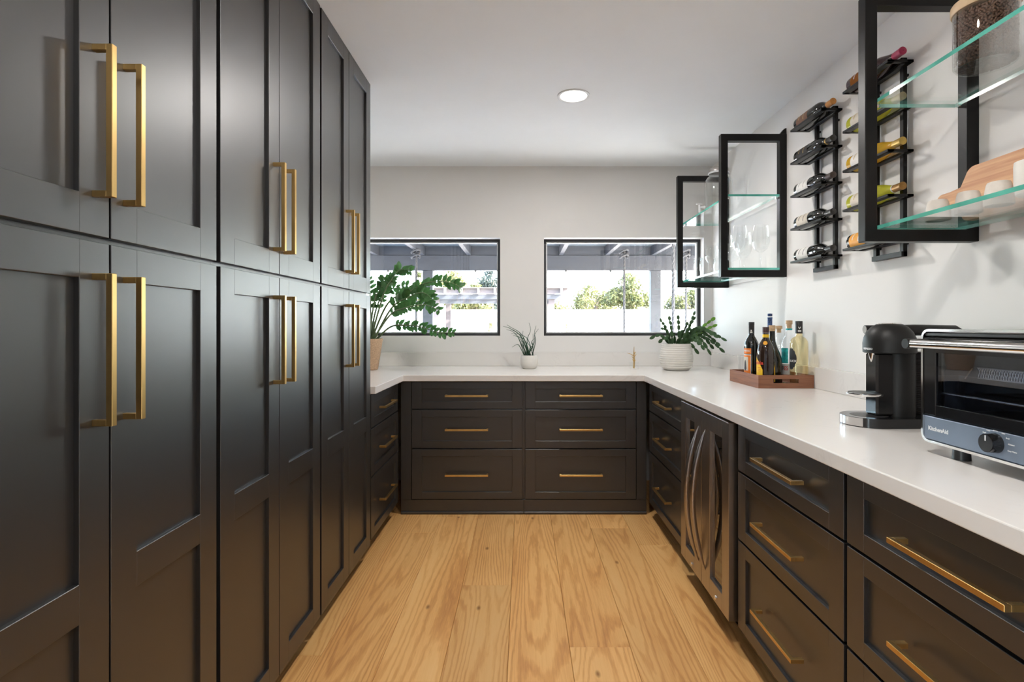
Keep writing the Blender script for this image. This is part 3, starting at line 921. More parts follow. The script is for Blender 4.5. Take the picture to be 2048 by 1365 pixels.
x, y, z = 1.322, 3.615, ZUP + .0004
e = empty('drink_dispenser', (x, y, z), 'clear glass drink dispenser with metal lid on the upper shelf', 'dispenser')
MB().lathe([(.001, .004), (.070, .004), (.086, .010), (.091, .022), (.091, .205), (.087, .226), (.074, .246), (.062, .256), (.060, .272), (.066, .275), (.066, .281), (.058, .281)], (x, y, z), 40).build('glass_jar', M['jar_glass'], e, 45)
MB().lathe([(.066, .2815), (.0665, .300), (.063, .306), (.001, .308)], (x, y, z), 36).build('lid', M['steel'], e, 40)
MB().lathe([(.0665, .268), (.0690, .270), (.0690, .2785), (.0665, .2800)], (x, y, z), 36).build('seal_ring', M['white_vinyl'], e, 40)
MB().lathe([(.086, .001), (.0925, .002), (.0925, .006), (.088, .007)], (x, y, z), 36).build('base_rim', M['crystal'], e, 40)
m = MB().cyl((x - .089, y, z + .045), (x - .128, y, z + .045), .011, .008, 14).cyl((x - .128, y, z + .062), (x - .128, y, z + .012), .009, .007, 14)
sp = m.build('spigot', M['white_vinyl'], e, 40)
MB().box(x - .152, x - .112, y - .006, y + .006, z + .062, z + .070, .002).build('tap_lever', M['white_vinyl'], sp)
MB().cyl((x - .0905, y, z + .045), (x - .094, y, z + .045), .016, n=18).build('washer', M['chrome'], sp, 40)

# ------------------------------------------------------------------ things on the near shelf
x, y, z = 1.345, 1.555, ZUP + .0004
e = empty('bean_jar', (x, y, z), 'large glass jar of coffee beans with wooden lid on the near upper shelf', 'jar')
MB().lathe([(.001, .003), (.060, .003), (.070, .0005), (.0755, .006), (.0765, .015), (.0765, .162), (.074, .162)], (x, y, z), 48).build('glass_jar', M['jar_glass'], e, 45)
M['lid_wood'] = wood_mat('pale_beech', (.60, .43, .26), (.72, .55, .36), (60, 8, 8))
MB().lathe([(.001, .1625), (.079, .1625), (.0815, .166), (.0815, .186), (.079, .190), (.001, .190)], (x, y, z), 40).build('lid', M['lid_wood'], e, 40)
M['bean'] = plain('roasted_bean', (.105, .052, .030), .38, vary=.45, scale=55)
bm, q = MB(), random.Random(4)
bean_prof = [(.0002, -.0052), (.0026, -.0042), (.0036, -.0015), (.0036, .0015), (.0026, .0042), (.0002, .0052)]
for layer in range(27):
    for k in range(46):
        a = 2 * math.pi * (k + .5 * (layer % 2)) / 46 + q.uniform(-.03, .03)
        rr = .0690 + q.uniform(-.002, .0015)
        s = len(bm.v)
        bm.lathe(bean_prof, n=6)
        rot = Matrix.Rotation(q.uniform(0, 6.28), 4, 'X') @ Matrix.Rotation(q.uniform(-.5, .5), 4, 'Y')
        mt = Matrix.Translation((x + rr * math.cos(a), y + rr * math.sin(a), z + .010 + layer * .0055 + q.uniform(-.001, .001))) @ Matrix.Rotation(a, 4, 'Z') @ rot @ Matrix.Diagonal((.72, 1, 1, 1))
        bm.xf(mt, s)
for k in range(200):
    a, rr = q.random() * 6.283, .066 * math.sqrt(q.random())
    for zz in (.0072, .154):
        s = len(bm.v); bm.lathe(bean_prof, n=6)
        bm.xf(Matrix.Translation((x + rr * math.cos(a), y + rr * math.sin(a), z + zz)) @ Matrix.Rotation(q.random() * 6.28, 4, 'Z') @ Matrix.Rotation(1.57, 4, 'X'), s)
bo = bm.build('coffee_beans', M['bean'], e, 70, fix=False)
bo['kind'] = 'stuff'
MB().lathe([(.001, .009), (.062, .009), (.062, .150), (.001, .150)], (x, y, z), 24).build('bean_core', M['soil'], e)


def cup(x, y, label):
    z = ZLOW + .0004
    pr = [(.0325, 0), (.0340, .003), (.0335, .016), (.0305, .042), (.0275, .058), (.0250, .0640), (.021, .0655), (.001, .0655)]
    o = MB().lathe([(.030, .0005)] + pr, (0, 0, 0), 32).build('ceramic_cup', M['stone_cup'], None, 40)
    o.location = (x, y, z)
    tag(o, label, 'cup', 'upturned cups on the near lower shelf')


cup(1.318, 1.700, 'upturned stoneware cup furthest from the viewer on the near shelf')
cup(1.325, 1.592, 'upturned stoneware cup in the middle of the row of three')
cup(1.318, 1.482, 'upturned stoneware cup nearest the viewer, beside the white mug')
x, y, z = 1.308, 1.362, ZLOW + .0004
e = empty('mug', (x, y, z), 'white mug with printed writing on the near lower shelf', 'mug')
MB().lathe([(.001, .001), (.036, 0), (.041, .004), (.044, .020), (.0445, .076), (.0435, .088), (.041, .088), (.0415, .076), (.041, .012), (.001, .008)], (x, y, z), 36).build('mug_body', M['ceramic'], e, 40)
MB().tube([(x + .035, y - .020, z + .080), (x + .062, y - .035, z + .078), (x + .075, y - .043, z + .050), (x + .060, y - .034, z + .022), (x + .036, y - .021, z + .020)], .006, 10).build('handle', M['ceramic'], e, 60)
vs, fs = text_shape('su', .022, .0002)
MB().add(wrap(vs, .0447, math.radians(-150), z + .060, (x, y)), fs).build('lettering', INK, e)

# cutting board leaning on the steel upright
M['board'] = wood_mat('cutting_board_wood', (.42, .17, .07), (.72, .43, .22), (8, 1.6, 42), .5)
e = empty('cutting_board', (1.42, 1.56, ZLOW), 'wooden cutting board with handle leaning behind the cups', 'cutting board')
out = [(1.300, 0), (1.715, 0)]
def arc(cx, cy, r, a0, a1, n=5): return [(cx + r * math.cos(math.radians(a0 + (a1 - a0) * i / n)), cy + r * math.sin(math.radians(a0 + (a1 - a0) * i / n))) for i in range(n + 1)]
out = arc(1.322, .022, .02, 180, 270) + arc(1.708, .030, .03, 270, 340) + [(1.752, .066), (1.800, .070)] + arc(1.832, .0915, .0215, -90, 90, 8) + [(1.800, .113), (1.756, .118)] + arc(1.712, .148, .03, 10, 90) + arc(1.322, .158, .02, 90, 180)
m = MB().prism(out, -.009, .009, axis='x')
m.xf(Matrix.Translation((1.4285, 0, ZLOW + .0030)) @ Matrix.Rotation(math.radians(8), 4, 'Y'))
o = m.build('board', M['board'], e, 30)

# ------------------------------------------------------------------ toaster oven
TF, TY0, TY1, TZ0, TZ1 = 1.019, .905, 1.367, .943, 1.2266
e = empty('toaster_oven', (1.22, 1.14, .914), 'steel and black countertop toaster oven with chrome bar handle', 'toaster oven')


def rrect(a0, a1, b0, b1, r, n=6):
    o = []
    for ca, cb, s in ((a1 - r, b1 - r, 0), (a0 + r, b1 - r, 90), (a0 + r, b0 + r, 180), (a1 - r, b0 + r, 270)): o += arc(ca, cb, r, s, s + 90, n)
    return o


def rring(mb, x0, x1, outer, inner):
    n = len(outer)
    vs = [(x0, *p) for p in outer] + [(x0, *p) for p in inner] + [(x1, *p) for p in outer] + [(x1, *p) for p in inner]
    fs = []
    for i in range(n):
        j = (i + 1) % n
        fs += [(i, j, n + j, n + i), (2 * n + i, 3 * n + i, 3 * n + j, 2 * n + j), (i, 2 * n + i, 2 * n + j, j), (n + i, n + j, 3 * n + j, 3 * n + i)]
    return mb.add(vs, fs)


M['slate'] = plain('slate_metal', (.20, .245, .315), .36, .35, vary=.10, scale=7)
M['oven_in'] = plain('oven_lining', (.13, .14, .155), .5, .3, vary=.2, scale=9)
rring(MB(), TF - .002, TF + .020, rrect(TY0, TY1, TZ0, TZ1, .022), rrect(TY0 + .006, TY1 - .006, TZ0 + .006, TZ1 - .006, .017)).build('front_bezel', M['chrome'], e, 40)
rring(MB(), TF + .0201, 1.430, rrect(TY0 + .001, TY1 - .001, TZ0 + .001, TZ1 - .001, .021), rrect(TY0 + .010, TY1 - .010, TZ0 + .010, TZ1 - .010, .014)).build('shell', M['steel'], e, 40)
MB().prism(rrect(TY0 + .010, TY1 - .010, TZ0 + .010, TZ1 - .010, .014), 1.418, 1.429, axis='x').build('back_panel', M['oven_in'], e)
ci = MB()
ci.box(1.05, 1.417, TY0 + .035, TY1 - .035, 1.018, 1.022).box(1.05, 1.417, TY0 + .035, TY1 - .035, 1.196, 1.200)
ci.box(1.05, 1.417, TY0 + .031, TY0 + .035, 1.018, 1.200).box(1.05, 1.417, TY1 - .035, TY1 - .031, 1.018, 1.200)
ci.build('cavity', M['oven_in'], e)
MB().box(TF + .001, TF + .018, TY0 + .0065, TY1 - .0065, TZ0 + .0065, 1.0085, .002).build('control_panel', M['slate'], e)
ga, gb, gz0, gz1 = .955, 1.322, 1.038, 1.168
d = MB()
d.box(TF, TF + .016, TY0 + .007, ga, 1.0115, 1.206, .0015).box(TF, TF + .016, gb, TY1 - .007, 1.0115, 1.206, .0015)
d.box(TF, TF + .016, ga, gb, 1.0115, gz0, .0005).box(TF, TF + .016, ga, gb, gz1, 1.206, .0005)
door = d.build('oven_door', M['black_gloss'], e)
MB().box(TF + .004, TF + .008, ga, gb, gz0, gz1).build('door_glass', thin_glass('oven_glass', (.66, .70, .76), .85, .05), door)
MB().box(TF + .001, TF + .014, TY0 + .008, TY1 - .008, 1.2085, 1.2185, .002).build('top_strip', M['black_plastic'], e)
MB().cyl((.976, TY0 + .020, 1.190), (.976, TY1 - .022, 1.190), .0108, n=24).build('door_handle', M['chrome'], door, 40)
for yy in (TY0 + .014, TY1 - .016): MB().cyl((.9645, yy, 1.190), (TF + .001, yy, 1.190), .0125, n=20).build('handle_mount', M['black_matte'], door, 40)
rk = MB().cyl((1.032, .95, 1.070), (1.032, 1.325, 1.070), .0026, n=8).cyl((1.38, .95, 1.070), (1.38, 1.325, 1.070), .0026, n=8)
for i in range(26): rk.cyl((1.030, .960 + i * .0142, 1.067), (1.382, .960 + i * .0142, 1.067), .0014, n=5)
o = rk.build('wire_rack', M['chrome'], e, 40); o['kind'] = 'stuff'
bk = MB().cyl((1.050, .950, 1.138), (1.050, 1.235, 1.138), .0022, n=6).cyl((1.050, .950, 1.114), (1.050, 1.235, 1.114), .0015, n=6)
for i in range(44):
    y = .952 + i * .0064
    bk.cyl((1.050, y, 1.138), (1.051, y + .0085, 1.114), .0008, n=4).cyl((1.0515, y + .0085, 1.138), (1.0525, y, 1.114), .0008, n=4)
o = bk.build('wire_basket', M['chrome'], e, 40); o['kind'] = 'stuff'
MB().cyl((1.06, 1.262, 1.135), (1.06, 1.283, 1.108), .0016, n=6).build('rack_hook', M['chrome'], e, 40)
kn = MB().cyl((TF - .020, 1.155, .9815), (TF + .002, 1.155, .9815), .0195, .0215, 32)
ko = kn.build('knob', M['black_gloss'], e, 35)
MB().cyl((TF - .0212, 1.155, .9815), (TF - .0200, 1.155, .9815), .0180, n=32).build('knob_face', plain('spun_metal', (.10, .10, .105), .28, .9), ko, 35)
MB().box(TF - .0216, TF - .0211, 1.1535, 1.1565, .9865, .9985).build('pointer', M['white_vinyl'], ko)
MB().box(TF - .0005, TF + .002, .985, 1.088, .958, .999, .0005).build('display', M['black_gloss'], e)
for xx in (1.052, 1.39):
    for yy in (.99, 1.283): MB().cyl((xx, yy, .9142), (xx, yy, TZ0 + .002), .019, .017, 20).build('foot', M['black_plastic'], e, 40)


def panel_text(body, yc, zc, size, mat, bold=0.0, align='CENTER'):
    vs, fs = text_shape(body, size, .0002, bold, align)
    MB().add([(TF + .0006 - z, yc - x, zc + y) for x, y, z in vs], fs).build('lettering', mat, e)


panel_text('KitchenAid', 1.3145, .9785, .0140, M['white_vinyl'], .0004)
for body, a, rr in (('Toast', 118, .0270), ('Bagel', 142, .0290), ('Pizza', 180, .0290), ('Air Fry', 90, .0265), ('Bake', 58, .0290), ('Broil', 32, .0300), ('Convect', 8, .0310), ('Keep Warm', -18, .0310)):
    c, s = math.cos(math.radians(a)), math.sin(math.radians(a))
    panel_text(body, 1.155 - rr * c, .9815 + rr * s, .0042, M['white_vinyl'], .0001, 'CENTER' if abs(c) < .3 else ('LEFT' if c > 0 else 'RIGHT'))

# ------------------------------------------------------------------ coffee machine
e = empty('coffee_machine', (1.2, 1.745, .914), 'black domed pod coffee machine beside the toaster oven', 'coffee machine')
cy = 1.745
outl = arc(1.135, cy, .088, 100, 260, 18) + [(1.340, cy - .080), (1.385, cy - .06), (1.385, cy + .08), (1.340, cy + .088)]
MB().prism(outl, .9143, .944, axis='z').build('base', M['black_gloss'], e, 30)
ol = arc(1.135, cy, .0895, 112, 222, 16)
MB().prism(ol + [(p[0] + .004, p[1]) for p in reversed(ol)], .917, .943, axis='z').build('base_trim', M['chrome'], e, 30)
MB().lathe([(.001, .9446), (.052, .9446), (.054, .9442)], (1.128, cy, 0), 30).build('drip_grid', plain('drip_mesh', (.10, .10, .10), .4, .8, vary=.5, scale=260), e)
MB().lathe([(.048, .944), (.048, 1.149)], (1.223, cy, 0), 36).build('column', M['black_matte'], e, 40)
MB().box(1.134, 1.225, cy - .030, cy + .030, .944, 1.147, .006).build('front_column', M['black_gloss'], e, 30)
MB().lathe([(.001, 1.146), (.070, 1.146), (.0742, 1.149), (.0748, 1.178), (.072, 1.196), (.064, 1.215), (.051, 1.231), (.036, 1.240), (.001, 1.2415)], (1.195, cy, 0), 44).build('head', M['black_matte'], e, 40)
MB().lathe([(.034, 1.2412), (.033, 1.2440), (.029, 1.2440), (.001, 1.2432)], (1.195, cy, 0), 30).build('top_button', M['chrome'], e, 40)
MB().lathe([(.006, 1.117), (.010, 1.128), (.014, 1.147)], (1.140, cy - .002, 0), 20).build('spout', M['chrome'], e, 40)
cs = MB().lathe([(.001, 1.008), (.050, 1.008), (.052, 1.011), (.052, 1.016), (.048, 1.018)], (1.114, cy, 0), 36)
co = cs.build('cup_support', M['chrome'], e, 40)
MB().lathe([(.048, 1.0172), (.001, 1.0172)], (1.114, cy, 0), 30).build('support_grid', bpy.data.materials['drip_mesh'], co)
pr = []
for i in range(69): pr.append((.058 + (.0016 if i % 2 else 0), .945 + i * .003))
MB().lathe([(.001, .945)] + pr + [(.001, 1.149)], (1.345, cy + .040, 0), 40).build('water_tank', plain('ribbed_tank', (.030, .026, .026), .25, vary=.1), e, 20)
MB().tube([(1.215, cy + .03, 1.218), (1.30, cy + .035, 1.2205), (1.44, cy + .04, 1.220), (1.468, cy + .04, 1.210)], [.019, .019, .017, .010], 14).build('tank_cap', M['black_matte'], e, 40)
MB().cyl((1.176, cy + .095, 1.2225), (1.33, cy + .085, 1.2225), .0145, n=22).build('lever', M['black_matte'], e, 40)
MB().cyl((1.1745, cy + .0951, 1.2225), (1.1765, cy + .095, 1.2225), .0120, n=22).build('lever_cap', plain('taupe_cap', (.20, .17, .15), .4, .3), e, 40)
vs, fs = text_shape('NESPRESSO', .0085, .0002, .0002)
MB().add(wrap(vs, .0747, math.radians(-178), 1.160, (1.195, cy)), fs).build('lettering', M['white_vinyl'], e)

# ------------------------------------------------------------------ drinks tray
M['walnut'] = wood_mat('reddish_walnut', (.19, .070, .035), (.36, .150, .075), (4, 4, 60), .4, 1.0)
t0x, t1x, t0y, t1y, tz = 1.205, 1.490, 2.739, 3.118, .9143
e = empty('serving_tray', ((t0x + t1x) / 2, (t0y + t1y) / 2, tz), 'reddish wooden serving tray holding the liquor bottles', 'tray')
th, tt = .067, .006
MB().box(t0x + tt, t1x - tt, t0y + tt, t1y - tt, tz, tz + .007).build('tray_floor', M['walnut'], e)
for a in (t0x, t1x - tt): MB().box(a, a + tt, t0y, t1y, tz, tz + th, .001).build('side_rail', M['walnut'], e)
for b in (t0y, t1y - tt):
    m, ca = MB(), (t0x + t1x) / 2
    z0, z1 = tz + .026, tz + .047
    m.box(t0x + tt, t1x - tt, b, b + tt, tz, z0).box(t0x + tt, t1x - tt, b, b + tt, z1, tz + th)
    m.box(t0x + tt, ca - .065, b, b + tt, z0, z1).box(ca + .065, t1x - tt, b, b + tt, z0, z1)
    m.build('handle_rail', M['walnut'], e)
BZ = tz + .0074


def liquor(x, y, prof, glass, cap, cap_prof, label, n=36):
    e = empty('liquor_bottle', (x, y, BZ), label, 'bottle', 'liquor bottles on the wooden tray')
    MB().lathe([(.001, .003)] + prof, (x, y, BZ), n).build('bottle_glass', glass, e, 35)
    MB().lathe(cap_prof, (x, y, BZ), 24).build('cap', cap, e, 40)
    return e


def stick(e, x, y, r, deg, half, z0, z1, mat, name='label', t=.0004, prof=None, n=14):
    a = math.radians(deg)
    return patch(MB(), r, a - half, a + half, BZ + z0, BZ + z1, (x, y), n, t=t, prof=prof).build(name, mat, e, 60, fix=False)


def words_on(e, x, y, r, deg, z, body, size, mat, bold=.0003, t=.0010, squeeze=1.0):
    vs, fs = text_shape(body, size, .0001, bold)
    vs = [(a * squeeze, b, c) for a, b, c in vs]
    MB().add(wrap(vs, r + t, math.radians(deg), BZ + z, (x, y)), fs).build('lettering', mat, e)


RED_ORANGE = col('red_orange_label', (.80, .21, .025), .55)
BLK_CAP = col('black_cap', (.02, .018, .018), .4)
CORK = col('cork', (.56, .38, .22), .75, vary=.2, scale=90)
x, y = 1.262, 2.955
e = liquor(x, y, [(.034, 0), (.0375, .004), (.0375, .198), (.0345, .220), (.026, .240), (.0165, .256), (.0145, .268), (.014, .300)], DARKB, BLK_CAP,
           [(.0148, .268), (.0148, .318), (.0153, .319), (.0153, .332), (.0145, .334), (.001, .334)], 'dark coffee liqueur bottle with orange label, left on the tray')
stick(e, x, y, .0375, -176, 1.05, .160, .190, RED_ORANGE)
words_on(e, x, y, .0375, -165, .176, 'ESPRESSO', .013, WHITE_L)
l = stick(e, x, y, .0375, -176, 1.05, .038, .156, WHITE_L)
stick(e, x, y, .0375, -176, .98, .042, .152, RED_ORANGE, t=.0008)
stick(e, x, y, .0375, -182, .74, .068, .142, CREAM_L, t=.0012)
stick(e, x, y, .0375, -168, .25, .070, .124, INK, 'label_figure', .0016, lambda u: (BZ + .066 + .02 * abs(u - .5), BZ + .080 + .045 * math.sin(3.14 * u) ** .5))
stick(e, x, y, .0148, -118, .40, .274, .281, WHITE_L, 'neck_mark'); stick(e, x, y, .0148, -118, .22, .283, .291, WHITE_L, 'neck_mark')

x, y = 1.268, 2.795
KB = [(.038, 0), (.043, .004), (.0440, .090), (.0440, .160), (.0415, .185), (.034, .212), (.024, .232), (.0165, .246), (.0155, .262), (.0155, .275)]
e = liquor(x, y, KB, plain('brown_bottle_glass', (.020, .009, .005), .07, vary=.1, spec=.7), col('plum_cap', (.055, .025, .025), .45),
           [(.0165, .276), (.0168, .305), (.0155, .307), (.001, .307)], 'brown coffee liqueur bottle with yellow labels and dark cap')
YEL = col('yellow_label', (.90, .56, .02), .5, vary=.04)
RED = col('red_print', (.62, .05, .03), .5)
stick(e, x, y, .0440, -190, .98, .012, .170, YEL, prof=lambda u: (BZ + .012, BZ + .160 - .010 * u - .065 * u ** 3), n=18)
stick(e, x, y, .0440, -26, .42, .012, .150, YEL, prof=lambda u: (BZ + .024, BZ + .095 + .05 * u), n=10)
words_on(e, x, y, .0440, -171, .120, 'Kahlúa', .024, RED, .0006)
for zz in (.078, .086, .094): stick(e, x, y, .0440, -160, .22, zz, zz + .0025, RED, 'label_line', .0008)
stick(e, x, y, .0440, -150, .22, .012, .022, RED, 'label_seal', .0008)
stick(e, x, y, .0158, -90, 3.14, .252, .268, YEL, 'neck_band', n=20)
m = MB()
sunp = []
for i in range(24):
    a, rr = i * math.pi / 12, (.0120 if i % 2 else .0085)
    sunp.append((rr * math.cos(a), rr * math.sin(a), 0))
sv = [(0, 0, 0)] + sunp
sw_ = wrap(sv, .0300, math.radians(-118), 0, (0, 0))
lean = [(x + px * (1.0 - (pz) * 7.0), y + py * (1.0 - (pz) * 7.0), BZ + .2240 + pz) for px, py, pz in sw_]
MB().add([(x + (a - x) * 1.03, y + (b - y) * 1.03, c) for a, b, c in lean], [(0, i + 1, (i + 1) % 24 + 1) for i in range(24)]).build('sun_emblem', col('orange_gold', (.85, .40, .03), .45), e, fix=False)

x, y = 1.345, 2.890
e = liquor(x, y, [(.046, 0), (.050, .005), (.051, .110), (.049, .135), (.040, .165), (.028, .195), (.0185, .225), (.0155, .250), (.0150, .285)], DARKB, CORK,
           [(.0165, .285), (.0170, .312), (.016, .316), (.001, .316)], 'wide dark bottle with wooden stopper behind the brown one')
x, y = 1.420, 3.077
e = liquor(x, y, [(.030, 0), (.033, .004), (.033, .215), (.030, .240), (.018, .270), (.0125, .290), (.012, .360)], M['crystal'], col('navy_cap', (.02, .045, .14), .4),
           [(.0130, .368), (.0132, .383), (.001, .384)], 'tall clear bottle with navy blue patterned neck, at the back of the tray')
MB().lathe([(.0128, .300), (.0128, .352), (.0135, .353), (.0135, .362), (.001, .3622)], (x, y, BZ), 24).build('neck_sleeve', plain('blue_pattern', (.05, .10, .25), .5, vary=.9, scale=160), e, 40)
x, y = 1.428, 2.985
e = liquor(x, y, [(.030, 0), (.0335, .004), (.0335, .150), (.029, .185), (.019, .220), (.0165, .250), (.0165, .292)], M['crystal'], CORK,
           [(.012, .275), (.0125, .296), (.0175, .2962), (.0175, .313), (.001, .314)], 'slim clear bottle with cork stopper, second from the back')
x, y = 1.4415, 2.898
e = liquor(x, y, [(.038, 0), (.0415, .005), (.0415, .196), (.038, .214), (.030, .238), (.0225, .256), (.0240, .267), (.0185, .277), (.0155, .288), (.0155, .312)], M['crystal'], CORK,
           [(.0125, .300), (.013, .322), (.0168, .3222), (.0168, .342), (.001, .343)], 'clear tequila style bottle with teal label and cork')
TEAL = plain('teal_label', (.02, .36, .36), .5, vary=.55, scale=70)
stick(e, x, y, .0415, -152, .50, .112, .194, TEAL)
stick(e, x, y, .0415, -148, .66, .052, .107, col('silver_label', (.62, .62, .61), .45, .3))
words_on(e, x, y, .0415, -166, .084, 'TR', .030, INK, .0005, squeeze=.7); words_on(e, x, y, .0415, -137, .084, 'ES', .030, RED, .0005, squeeze=.7)
MB().lathe([(.0158, .289), (.0158, .299)], (x, y, BZ), 24).build('neck_band', TEAL, e, 40)
x, y = 1.439, 2.790
e = liquor(x, y, [(.041, 0), (.0435, .005), (.0440, .218), (.0415, .234), (.032, .249), (.0185, .258), (.0165, .268), (.0165, .290)], thin_glass('pale_gold_spirit', (.97, .885, .66), .7, .05), BLK_CAP,
           [(.0178, .273), (.0178, .336), (.0165, .338), (.001, .338)], 'pale gold spirit bottle with black cap at the right of the tray')
stick(e, x, y, .0440, -172, .72, .045, .150, BLACK_L, prof=lambda u: (BZ + .142 - .056 * math.sin(3.14 * u) ** .55 - .003 * math.sin(40 * u), BZ + .142 + .056 * math.sin(3.14 * u) ** .55 + .003 * math.sin(40 * u)), n=40)
words_on(e, x, y, .0440, -158, .130, 'BUCK', .016, WHITE_L, .0006)
stick(e, x, y, .0178, -108, .45, .282, .290, WHITE_L, 'neck_mark')
stick(e, x, y, .0178, -108, .30, .296, .310, WHITE_L, 'neck_mark', prof=lambda u: (BZ + .296 + .006 * abs(2 * u - 1), BZ + .302 + .008 * abs(2 * u - 1)))

x, y = 1.240, 3.035
o = MB().lathe([(.001, .001), (.016, 0), (.0175, .004), (.0190, .070), (.0205, .148), (.0192, .148), (.0175, .070), (.0155, .014), (.001, .013)], (0, 0, 0), 28).build('shot_glass', M['crystal'], None, 45)
o.location = (x, y, BZ)
tag(o, 'slim clear tall glass at the left edge of the wooden tray', 'glass')
x, y = 1.228, 2.985
o = MB().lathe([(.001, 0), (.010, 0), (.011, .002), (.0115, .026), (.0105, .028), (.001, .028)], (0, 0, 0), 18).build('bottle_cork', CORK, None, 40)
o.location = (1.2275, 2.89, BZ); tag(o, 'loose pale cork standing at the left side of the wooden tray', 'cork')
e = empty('bottle_stopper', (1.375, 2.768, BZ), 'dark bottle stopper with green ball lying on the wooden tray', 'stopper')
MB().lathe([(.0002, -.0105), (.006, -.0086), (.0098, -.0036), (.0098, .0036), (.006, .0086), (.0002, .0105)], (1.352, 2.770, BZ + .0107), 18).build('stopper_ball', col('sage_glass', (.22, .30, .22), .2), e, 60)
MB().cyl((1.360, 2.770, BZ + .0107), (1.388, 2.768, BZ + .0085), .0062, .0075, 16).build('stopper_plug', BLK_CAP, e, 40)

# ------------------------------------------------------------------ plants and small things at the end wall
def catmull(P, n=8):
    P = [Vector(p) for p in P]; P = [P[0] * 2 - P[1]] + P + [P[-1] * 2 - P[-2]]
    out = []
    for i in range(1, len(P) - 2):
        a, b, c, d = P[i - 1:i + 3]
        for k in range(n):
            t = k / n
            out.append(.5 * ((2 * b) + (c - a) * t + (2 * a - 5 * b + 4 * c - d) * t * t + (3 * b - a - 3 * c + d) * t ** 3))
    out.append(P[-2])
    return out


M['zz_leaf'] = leaf_mat('glossy_green_leaf', (.045, .125, .035))
for n_ in M['zz_leaf'].node_tree.nodes:
    if n_.type == 'BSDF_PRINCIPLED': n_.inputs['Roughness'].default_value = .22
M['zz_stem'] = plain('green_stem', (.10, .15, .06), .45, vary=.15)
M['woven'] = plain('speckled_clay', (.52, .34, .21), .8, vary=.25, scale=150, bmp=.5)
pc = Vector((-1.135, 3.90, .9143))
e = empty('potted_plant', pc, 'large arching plant with glossy leaves in a speckled clay pot', 'plant')
MB().lathe([(.001, 0), (.070, 0), (.076, .004), (.108, .205), (.113, .226), (.108, .228), (.103, .205), (.001, .200)], pc, 40).build('pot', M['woven'], e, 40)
MB().lathe([(.102, .206), (.001, .214)], pc, 30).build('soil', M['soil'], e)
lf = MB()
lv, lfs = [], []
prof = [(0, .04), (.15, .34), (.38, .54), (.64, .50), (.86, .28), (1, .0)]
for t, wd in prof:
    k = len(lv); zc = -.10 * t * t
    lv += [(t, -wd * .5, zc + .06 * wd), (t, 0, zc), (t, wd * .5, zc + .06 * wd)]
    if k: lfs += [(k - 3, k - 2, k + 1, k), (k - 2, k - 1, k + 2, k + 1)]
leaf_me = MB().add(lv, lfs).mesh('leaf', M['zz_leaf'], 60, fix=False)
fronds = [([(745, 672), (766, 593), (783, 561), (800, 540), (824, 543)], (3.90, 3.86), 13, .052),
          ([(749, 670), (776, 607), (817, 585), (855, 566), (894, 564), (925, 576)], (3.90, 3.78), 17, .050),
          ([(751, 669), (783, 617), (817, 595), (846, 586), (870, 603)], (3.90, 3.72), 14, .058),
          ([(754, 670), (780, 631), (812, 616), (850, 610), (880, 622)], (3.90, 3.62), 15, .046),
          ([(757, 671), (780, 655), (810, 651), (841, 654), (875, 665), (911, 666)], (3.90, 3.70), 15, .044),
          ([(743, 667), (749, 603), (764, 573), (769, 553)], (3.90, 4.00), 11, .048),
          ([(742, 668), (741, 600), (733, 555), (712, 528)], (3.90, 4.02), 11, .050),
          ([(739, 668), (716, 610), (680, 575), (640, 570)], (3.90, 3.84), 11, .050),
          ([(741, 667), (752, 620), (770, 585), (800, 575), (842, 570)], (3.90, 4.05), 12, .046)]
q = random.Random(11)
for pix, (da, db), nl, ll in fronds:
    n = len(pix)
    P = [at(a, b, da + (db - da) * i / (n - 1)) for i, (a, b) in enumerate(pix)]
    P[0] = Vector((pc.x + (P[0].x - pc.x) * .5, 3.90 + q.uniform(-.03, .03), pc.z + .20))
    C = catmull(P, 10)
    fo = MB().tube(C, [.0085 - .0066 * i / (len(C) - 1) for i in range(len(C))], 8).build('frond', M['zz_stem'], e, 60)
    for i in range(nl):
        t = .26 + .74 * (i + .5) / nl
        k = min(len(C) - 2, int(t * (len(C) - 1)))
        p, tan = C[k], (C[k + 1] - C[k]).normalized()
        nrm = Vector((q.uniform(-.5, .5), -1, q.uniform(-.2, .9))).normalized()
        side = tan.cross(nrm).normalized()
        for s in (-1, 1):
            ax = (side * s * q.uniform(.75, 1.0) + tan * q.uniform(.45, .75) + nrm * q.uniform(-.15, .30)).normalized()
            yy = nrm.cross(ax).normalized(); zz = ax.cross(yy)
            L = ll * 1.22 * q.uniform(.85, 1.12) * (1.0 if t < .9 else .8)
            mat = Matrix.Translation(p - pc) @ Matrix(((ax.x, yy.x, zz.x), (ax.y, yy.y, zz.y), (ax.z, yy.z, zz.z))).to_4x4() @ Matrix.Diagonal((L, L, L, 1))
            inst('leaf', leaf_me, fo, mat=mat)

